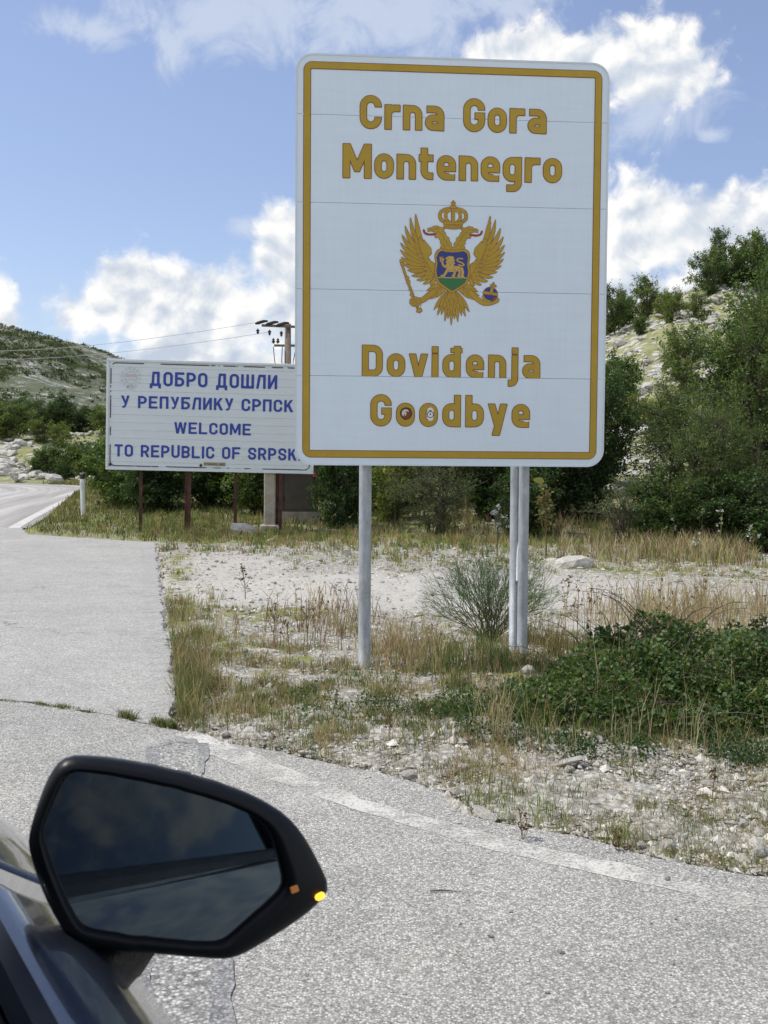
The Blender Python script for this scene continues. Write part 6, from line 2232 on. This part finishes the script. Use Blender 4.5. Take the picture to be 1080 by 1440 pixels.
def body_section(t, hood):
    P = PROF + (HOOD if hood else [])
    out = []
    for m_, z in P:
        k = sstep(t, 1.15, 2.25); dm = -.16 * k ** 2
        mm_ = m_ + dm * (1 if m_ > -.2 else .3)
        zz = z - (.26 * sstep(t, 1.0, 2.5) * sstep(z, .5, .95))
        for tw in (1.38, -1.32):
            if abs(t - tw) < .37 and z < .75: zz = max(zz, .32 + math.sqrt(.37 ** 2 - (t - tw) ** 2))
        if t < -1.2: mm_ -= .10 * sstep(-t, 1.2, 2.4) * 1.0
        out.append((mm_, t, zz))
    return out


def loft(name, t0, t1, n, hood, m_, mirror=False, parent=car, smooth=True, solid=.02):
    ts = np.linspace(t0, t1, n)
    S = np.array([body_section(t, hood) for t in ts])
    if mirror: S[:, :, 0] = -1.26 - S[:, :, 0]
    k = S.shape[1]
    V = S.reshape(-1, 3)
    i = (np.arange(n - 1)[:, None] * k + np.arange(k - 1)[None]).ravel()
    F = np.stack([i, i + 1, i + k + 1, i + k], -1)
    if mirror: F = F[:, ::-1]
    o_ = MB().add(V, [F]).build(name, m_, parent, smooth)
    md = o_.modifiers.new('s', 'SOLIDIFY'); md.thickness = solid; md.offset = -1 if not mirror else -1
    return o_


for mir in (False, True):
    f_ = loft('fender', .907, 2.35, 60, True, M['carpaint'], mir)
    d_ = loft('door', -.805, .90, 30, False, M['carpaint'], mir)
    MB().box(((.255 if not mir else -1.515), -.62, .80), (.02, .2, .03), bev=.008).build('handle', M['carpaint'], d_)
    d_ = loft('side_panel', -1.25, -.812, 14, False, M['carpaint'], mir)
    loft('rear_panel', -2.35, -1.257, 40, False, M['carpaint'], mir)
    sg = 1 if not mir else -1; off = 0 if not mir else -1.26
    # belt trim and side glass with a curved lean
    for (t0, t1) in ((-1.25, -.83), (-.805, .93)):
        P = [(.186, .930), (.188, .940), (.152, .972), (.146, .984), (.132, .988), (.124, .980)]
        V = [(off + sg * a, t, z) for t in (t0, t1) for a, z in P]
        n = len(P); MB().add(V, [(i, (i + 1) % n, (i + 1) % n + n, i + n) for i in range(n)] + [tuple(range(n)), tuple(range(n, 2 * n))]).build('belt_trim', M['gloss_trim'], car)
    gl = [(.125, .975), (.088, 1.06), (.050, 1.15), (.008, 1.24), (-.034, 1.32), (-.085, 1.405)]
    for (ta, tb, ta2, tb2) in ((-.79, .93, -.79, .30), (-1.25, -.83, -1.05, -.83)):
        V = []
        for j, (a, z) in enumerate(gl):
            f = j / 5
            V += [(off + sg * a, ta + (ta2 - ta) * f, z), (off + sg * a, tb + (tb2 - tb) * f, z)]
        MB().add(V, [(2 * j, 2 * j + 1, 2 * j + 3, 2 * j + 2) for j in range(5)]).build('side_window', M['carglass'], car, True)
    MB().tube([(off + sg * .118, .96, .97), (off + sg * .04, .66, 1.2), (off + sg * -.09, .31, 1.42)], [.03, .028, .025], 8).build('windscreen_pillar', M['carpaint'], car, True)
    MB().tube([(off + sg * .12, -.81, .97), (off + sg * .035, -.81, 1.18), (off + sg * -.09, -.81, 1.415)], .022, 8).build('door_pillar', M['gloss_trim'], car, True)
    MB().tube([(off + sg * .10, -1.9, .95), (off + sg * .03, -1.4, 1.2), (off + sg * -.10, -1.05, 1.42)], [.05, .05, .03], 8).build('rear_pillar', M['carpaint'], car, True)
    for tw in (1.38, -1.32):
        cx0 = off + sg * .15
        w_ = MB(); th = np.linspace(0, 2 * math.pi, 29)
        prof = [(-.10, .20), (-.10, .30), (-.07, .325), (.07, .325), (.10, .30), (.10, .20)]
        V = [(cx0 + a, tw + r * math.cos(t), .325 + r * math.sin(t)) for t in th[:-1] for a, r in prof]; n = 6
        F = [(i * n + j, i * n + (j + 1) % n, ((i + 1) % 28) * n + (j + 1) % n, ((i + 1) % 28) * n + j) for i in range(28) for j in range(n)]
        wh = MB().add(V, F).build('tyre', M['tyre'], car, True)
        r_ = MB()
        for s_ in range(5):
            a = s_ * 2 * math.pi / 5
            r_.box((cx0 + sg * .07, tw + .1 * math.cos(a), .325 + .1 * math.sin(a)), (.03, .2, .05), Matrix.Rotation(a, 3, 'X'), bev=.005)
        r_.tube([(cx0 + sg * .05, tw, .325), (cx0 + sg * .085, tw, .325)], .05, 14)
        r_.build('rim', M['rim'], wh)
MB().add([(.115, .98, .985), (-1.375, .98, .985), (-1.17, .32, 1.425), (-.09, .32, 1.425), (-.63, 1.10, 1.0), (-.63, .36, 1.44)], [(0, 4, 5, 3), (4, 1, 2, 5)]).build('windscreen', M['carglass'], car)
V = []
for t in (.34, 0, -.5, -1.0, -1.15):
    for a in (-.09, -.14, -.35, -.63, -.91, -1.12, -1.17):
        V.append((a, t, 1.43 + .035 * (1 - ((a + .63) / .54) ** 2) - .03 * ((t + .35) / .8) ** 2))
MB().add(V, [(r * 7 + c_, r * 7 + c_ + 1, r * 7 + c_ + 8, r * 7 + c_ + 7) for r in range(4) for c_ in range(6)]).build('roof', M['carpaint'], car, True).modifiers.new('s', 'SOLIDIFY').thickness = .02
MB().add([(-.09, -1.1, 1.41), (-1.17, -1.1, 1.41), (-1.36, -1.9, .98), (.10, -1.9, .98)], [(0, 1, 2, 3)]).build('rear_window', M['carglass'], car)
MB().add([(.10, -1.9, .975), (-1.36, -1.9, .975), (-1.30, -2.35, .93), (.02, -2.35, .93)], [(0, 1, 2, 3)]).build('boot_lid', M['carpaint'], car)
MB().box((-.63, -2.36, .58), (1.5, .08, .72), bev=.03).build('rear_bumper', M['carpaint'], car)
MB().box((-.63, 2.33, .46), (1.36, .10, .50), bev=.03).build('front_bumper', M['carpaint'], car)
MB().box((-.63, 0, .24), (1.5, 4.4, .06), bev=.01).build('underbody', M['rubber'], car)

# ---- the mirror
Rz = Matrix.Rotation(-CA, 3, 'Z')
MC = Vector((0, 0, CAM_H)) + ray(240, 1212) * .80
u_f = Vector((-math.sin(CA), math.cos(CA), 0)); u_r = Vector((math.cos(CA), math.sin(CA), 0))
d0 = ray(240, 1212).normalized()
r0 = (u_f * -.97 + u_r * -.235 + Vector((0, 0, -.010))).normalized()
mn_ = (r0 - d0).normalized()
e1 = Vector((0, 0, 1)).cross(mn_).normalized(); e2 = mn_.cross(e1)
if e1.x < 0: e1 = -e1


def mproj(px, py, depth=0.0):
    c = Vector((0, 0, CAM_H)); d_ = ray(px, py); o_ = MC - mn_ * depth
    t = (o_ - c).dot(mn_) / d_.dot(mn_)
    p = c + d_ * t - MC
    return p.dot(e1), p.dot(e2)


OUT = [(82, 1071), (104, 1063), (172, 1069), (262, 1088), (350, 1116), (400, 1144), (427, 1172), (450, 1212), (466, 1246), (464, 1260), (440, 1285), (400, 1313), (345, 1346), (322, 1353), (300, 1352), (225, 1346), (125, 1338), (98, 1327), (77, 1295), (56, 1252), (38, 1195), (40, 1170), (62, 1103)]
GLS = [(94, 1089), (110, 1084), (200, 1099), (290, 1121), (350, 1143), (376, 1162), (386, 1182), (398, 1228), (400, 1242), (394, 1255), (345, 1298), (318, 1322), (300, 1327), (240, 1323), (130, 1309), (112, 1300), (96, 1272), (76, 1225), (61, 1180), (60, 1168), (74, 1130)]


def chaikin(P, k=2):
    P = np.array(P, float)
    for _ in range(k):
        Q = np.roll(P, -1, 0); P = np.stack([P * .8 + Q * .2, P * .2 + Q * .8], 1).reshape(-1, 2)
    return P


def by_angle(P, c, n=120):
    a = np.arctan2(P[:, 1] - c[1], P[:, 0] - c[0]); r = np.hypot(P[:, 0] - c[0], P[:, 1] - c[1])
    o_ = np.argsort(a); a, r = a[o_], r[o_]
    a = np.concatenate([a - 2 * np.pi, a, a + 2 * np.pi]); r = np.concatenate([r] * 3)
    th = np.linspace(-np.pi, np.pi, n, endpoint=False)
    rr = np.interp(th, a, r)
    return np.stack([c[0] + rr * np.cos(th), c[1] + rr * np.sin(th)], 1)


O_ = chaikin([mproj(*p) for p in OUT]); G_ = chaikin([mproj(*p) for p in GLS])
cg = G_.mean(0)
O_, G_ = by_angle(O_, cg), by_angle(G_, cg)
NM = len(O_)


def to_car(p2, depth):
    """mirror plane coordinates, depth away from the viewer -> car coordinates"""
    out = []
    for a, b_ in p2:
        w_ = MC + e1 * a + e2 * b_ - mn_ * depth
        out.append(Rz @ w_)
    return np.array([tuple(v) for v in out])


def rings(rs, close_first=False, close_last=False):
    V = np.concatenate([to_car(p, d_) for p, d_ in rs]); F = []
    for k in range(len(rs) - 1):
        for i in range(NM):
            F.append((k * NM + i, k * NM + (i + 1) % NM, (k + 1) * NM + (i + 1) % NM, (k + 1) * NM + i))
    if close_first: F.append(tuple(range(NM))[::-1])
    if close_last: F.append(tuple(range((len(rs) - 1) * NM, len(rs) * NM)))
    return MB().add(V, F)


lerp = lambda k: G_ * (1 - k) + O_ * k
shr = lambda k, dx_=0, dy_=0: cg + (O_ - cg) * k + np.array([dx_, dy_])
mir = MB(); mirror_housing = rings([(lerp(-.015), .010), (lerp(.03), .0015), (lerp(.14), -.0035), (lerp(.30), -.0045), (lerp(.72), .001), (lerp(.90), .0035), (lerp(.985), .008), (lerp(1.0), .0125), (shr(.993), .018)]).build('mirror_rim', M['rimplastic'], car, True)
rings([(shr(.985), .0175), (shr(.99), .024), (shr(.97), .040), (shr(.90), .062), (shr(.74), .085), (shr(.5), .10), (shr(.2), .108)], close_last=True).build('mirror_shell', M['rimplastic'], mirror_housing, True)
V = to_car(lerp(-.03), .0045); MB().add(V, [tuple(range(NM))]).build('mirror_glass', M['mirror'], mirror_housing)
V = np.concatenate([to_car(lerp(-.045), .0042), to_car(lerp(-.005), .0040)])
MB().add(V, [(i, (i + 1) % NM, (i + 1) % NM + NM, i + NM) for i in range(NM)]).build('glass_edge', M['rubber'], mirror_housing)


def mbox(px, py, w_, h_, d_, m_, nm, depth=0.0, ang=0):
    a, b_ = mproj(px, py, depth)
    c_ = MC + e1 * a + e2 * b_ - mn_ * depth
    R_ = Matrix((e1, e2, mn_)).transposed() @ Matrix.Rotation(ang, 3, 'Z')
    bx = MB().box(tuple(Rz @ c_), (w_, h_, d_), np.array(Rz @ R_), bev=min(w_, h_, d_) * .3)
    return bx.build(nm, m_, mirror_housing)


mbox(450, 1260.5, .0078, .0050, .005, M['amber'], 'indicator_lamp', -.0005, rad(22))
mbox(437, 1272, .006, .003, .004, M['amber_dim'], 'indicator_lens', .0065, rad(40))
mbox(414, 1250.5, .0062, .0052, .002, M['amber_dim'], 'indicator_reflection', -.0055, rad(15))  # the lit indicator's reflection on the bezel, built as a faintly glowing box
mbox(259, 1084.5, .012, .0012, .001, M['chrome'], 'scuff', .0055, rad(-15))


def wpos(px, py, Y):
    return Rz @ (Vector((0, 0, CAM_H)) + ray(px, py) * Y)


# the arm that carries it, widening into its foot on the door
sec = []
A_ = [((95, 1306), (222, 1330), .850, .018), ((76, 1322), (208, 1345), .838, .030), ((54, 1346), (176, 1359), .812, .024), ((34, 1383), (143, 1383), .762, .018), ((36, 1406), (145, 1406), .722, .021), ((52, 1440), (160, 1440), .680, .020), ((66, 1468), (174, 1468), .650, .012)]
V = []; K = 24
C_ = []
for (l_, r_, Y_, th_) in A_:
    Lp, Rp = wpos(*l_, Y_), wpos(*r_, Y_); C_.append(((Lp + Rp) / 2, (Rp - Lp) / 2, th_))
for i, (c_, hw, th_) in enumerate(C_):
    tdir = (C_[min(i + 1, 6)][0] - C_[max(i - 1, 0)][0]).normalized()
    s2 = hw.cross(tdir).normalized()
    for k in range(K):
        a = 2 * math.pi * k / K
        ca, sa = math.cos(a), math.sin(a)
        sq = lambda v: math.copysign(abs(v) ** .7, v)
        V.append(tuple(c_ + hw * sq(ca) + s2 * th_ * sq(sa)))
F = [(i * K + k, i * K + (k + 1) % K, (i + 1) * K + (k + 1) % K, (i + 1) * K + k) for i in range(6) for k in range(K)] + [tuple(range(K)), tuple(range(6 * K, 7 * K))]
MB().add(V, F).build('mirror_arm', M['grain'], car, True)

# black foot plate of the mirror, lying over the shoulder of the door
ts = np.linspace(.655, .805, 16); V = []
pr = [(.236, .896), (.230, .903), (.222, .911), (.205, .922), (.188, .936), (.170, .947), (.158, .952)]
for i, t_ in enumerate(ts):
    k = 1 - ((i - 7.5) / 7.5) ** 6 * .5
    for j, (a, z_) in enumerate(pr):
        w_ = .005 * k * (1 - abs(j - 3) / 3 * .7)
        V.append((a + w_ * .6, t_ + .05 * (3 - j) / 6 * (1 if i > 7 else .3), z_ + w_))
n = len(pr); MB().add(V, [(r * n + c_, r * n + c_ + 1, (r + 1) * n + c_ + 1, (r + 1) * n + c_) for r in range(15) for c_ in range(n - 1)]).build('mirror_foot', M['grain'], car, True).modifiers.new('s', 'SOLIDIFY').thickness = .008

# big sheets behind everything keep their own names; count triangles for the log
tot = sum(len(m_.loops) - 2 * len(m_.polygons) for m_ in bpy.data.meshes if m_.users)
print('triangles', tot)
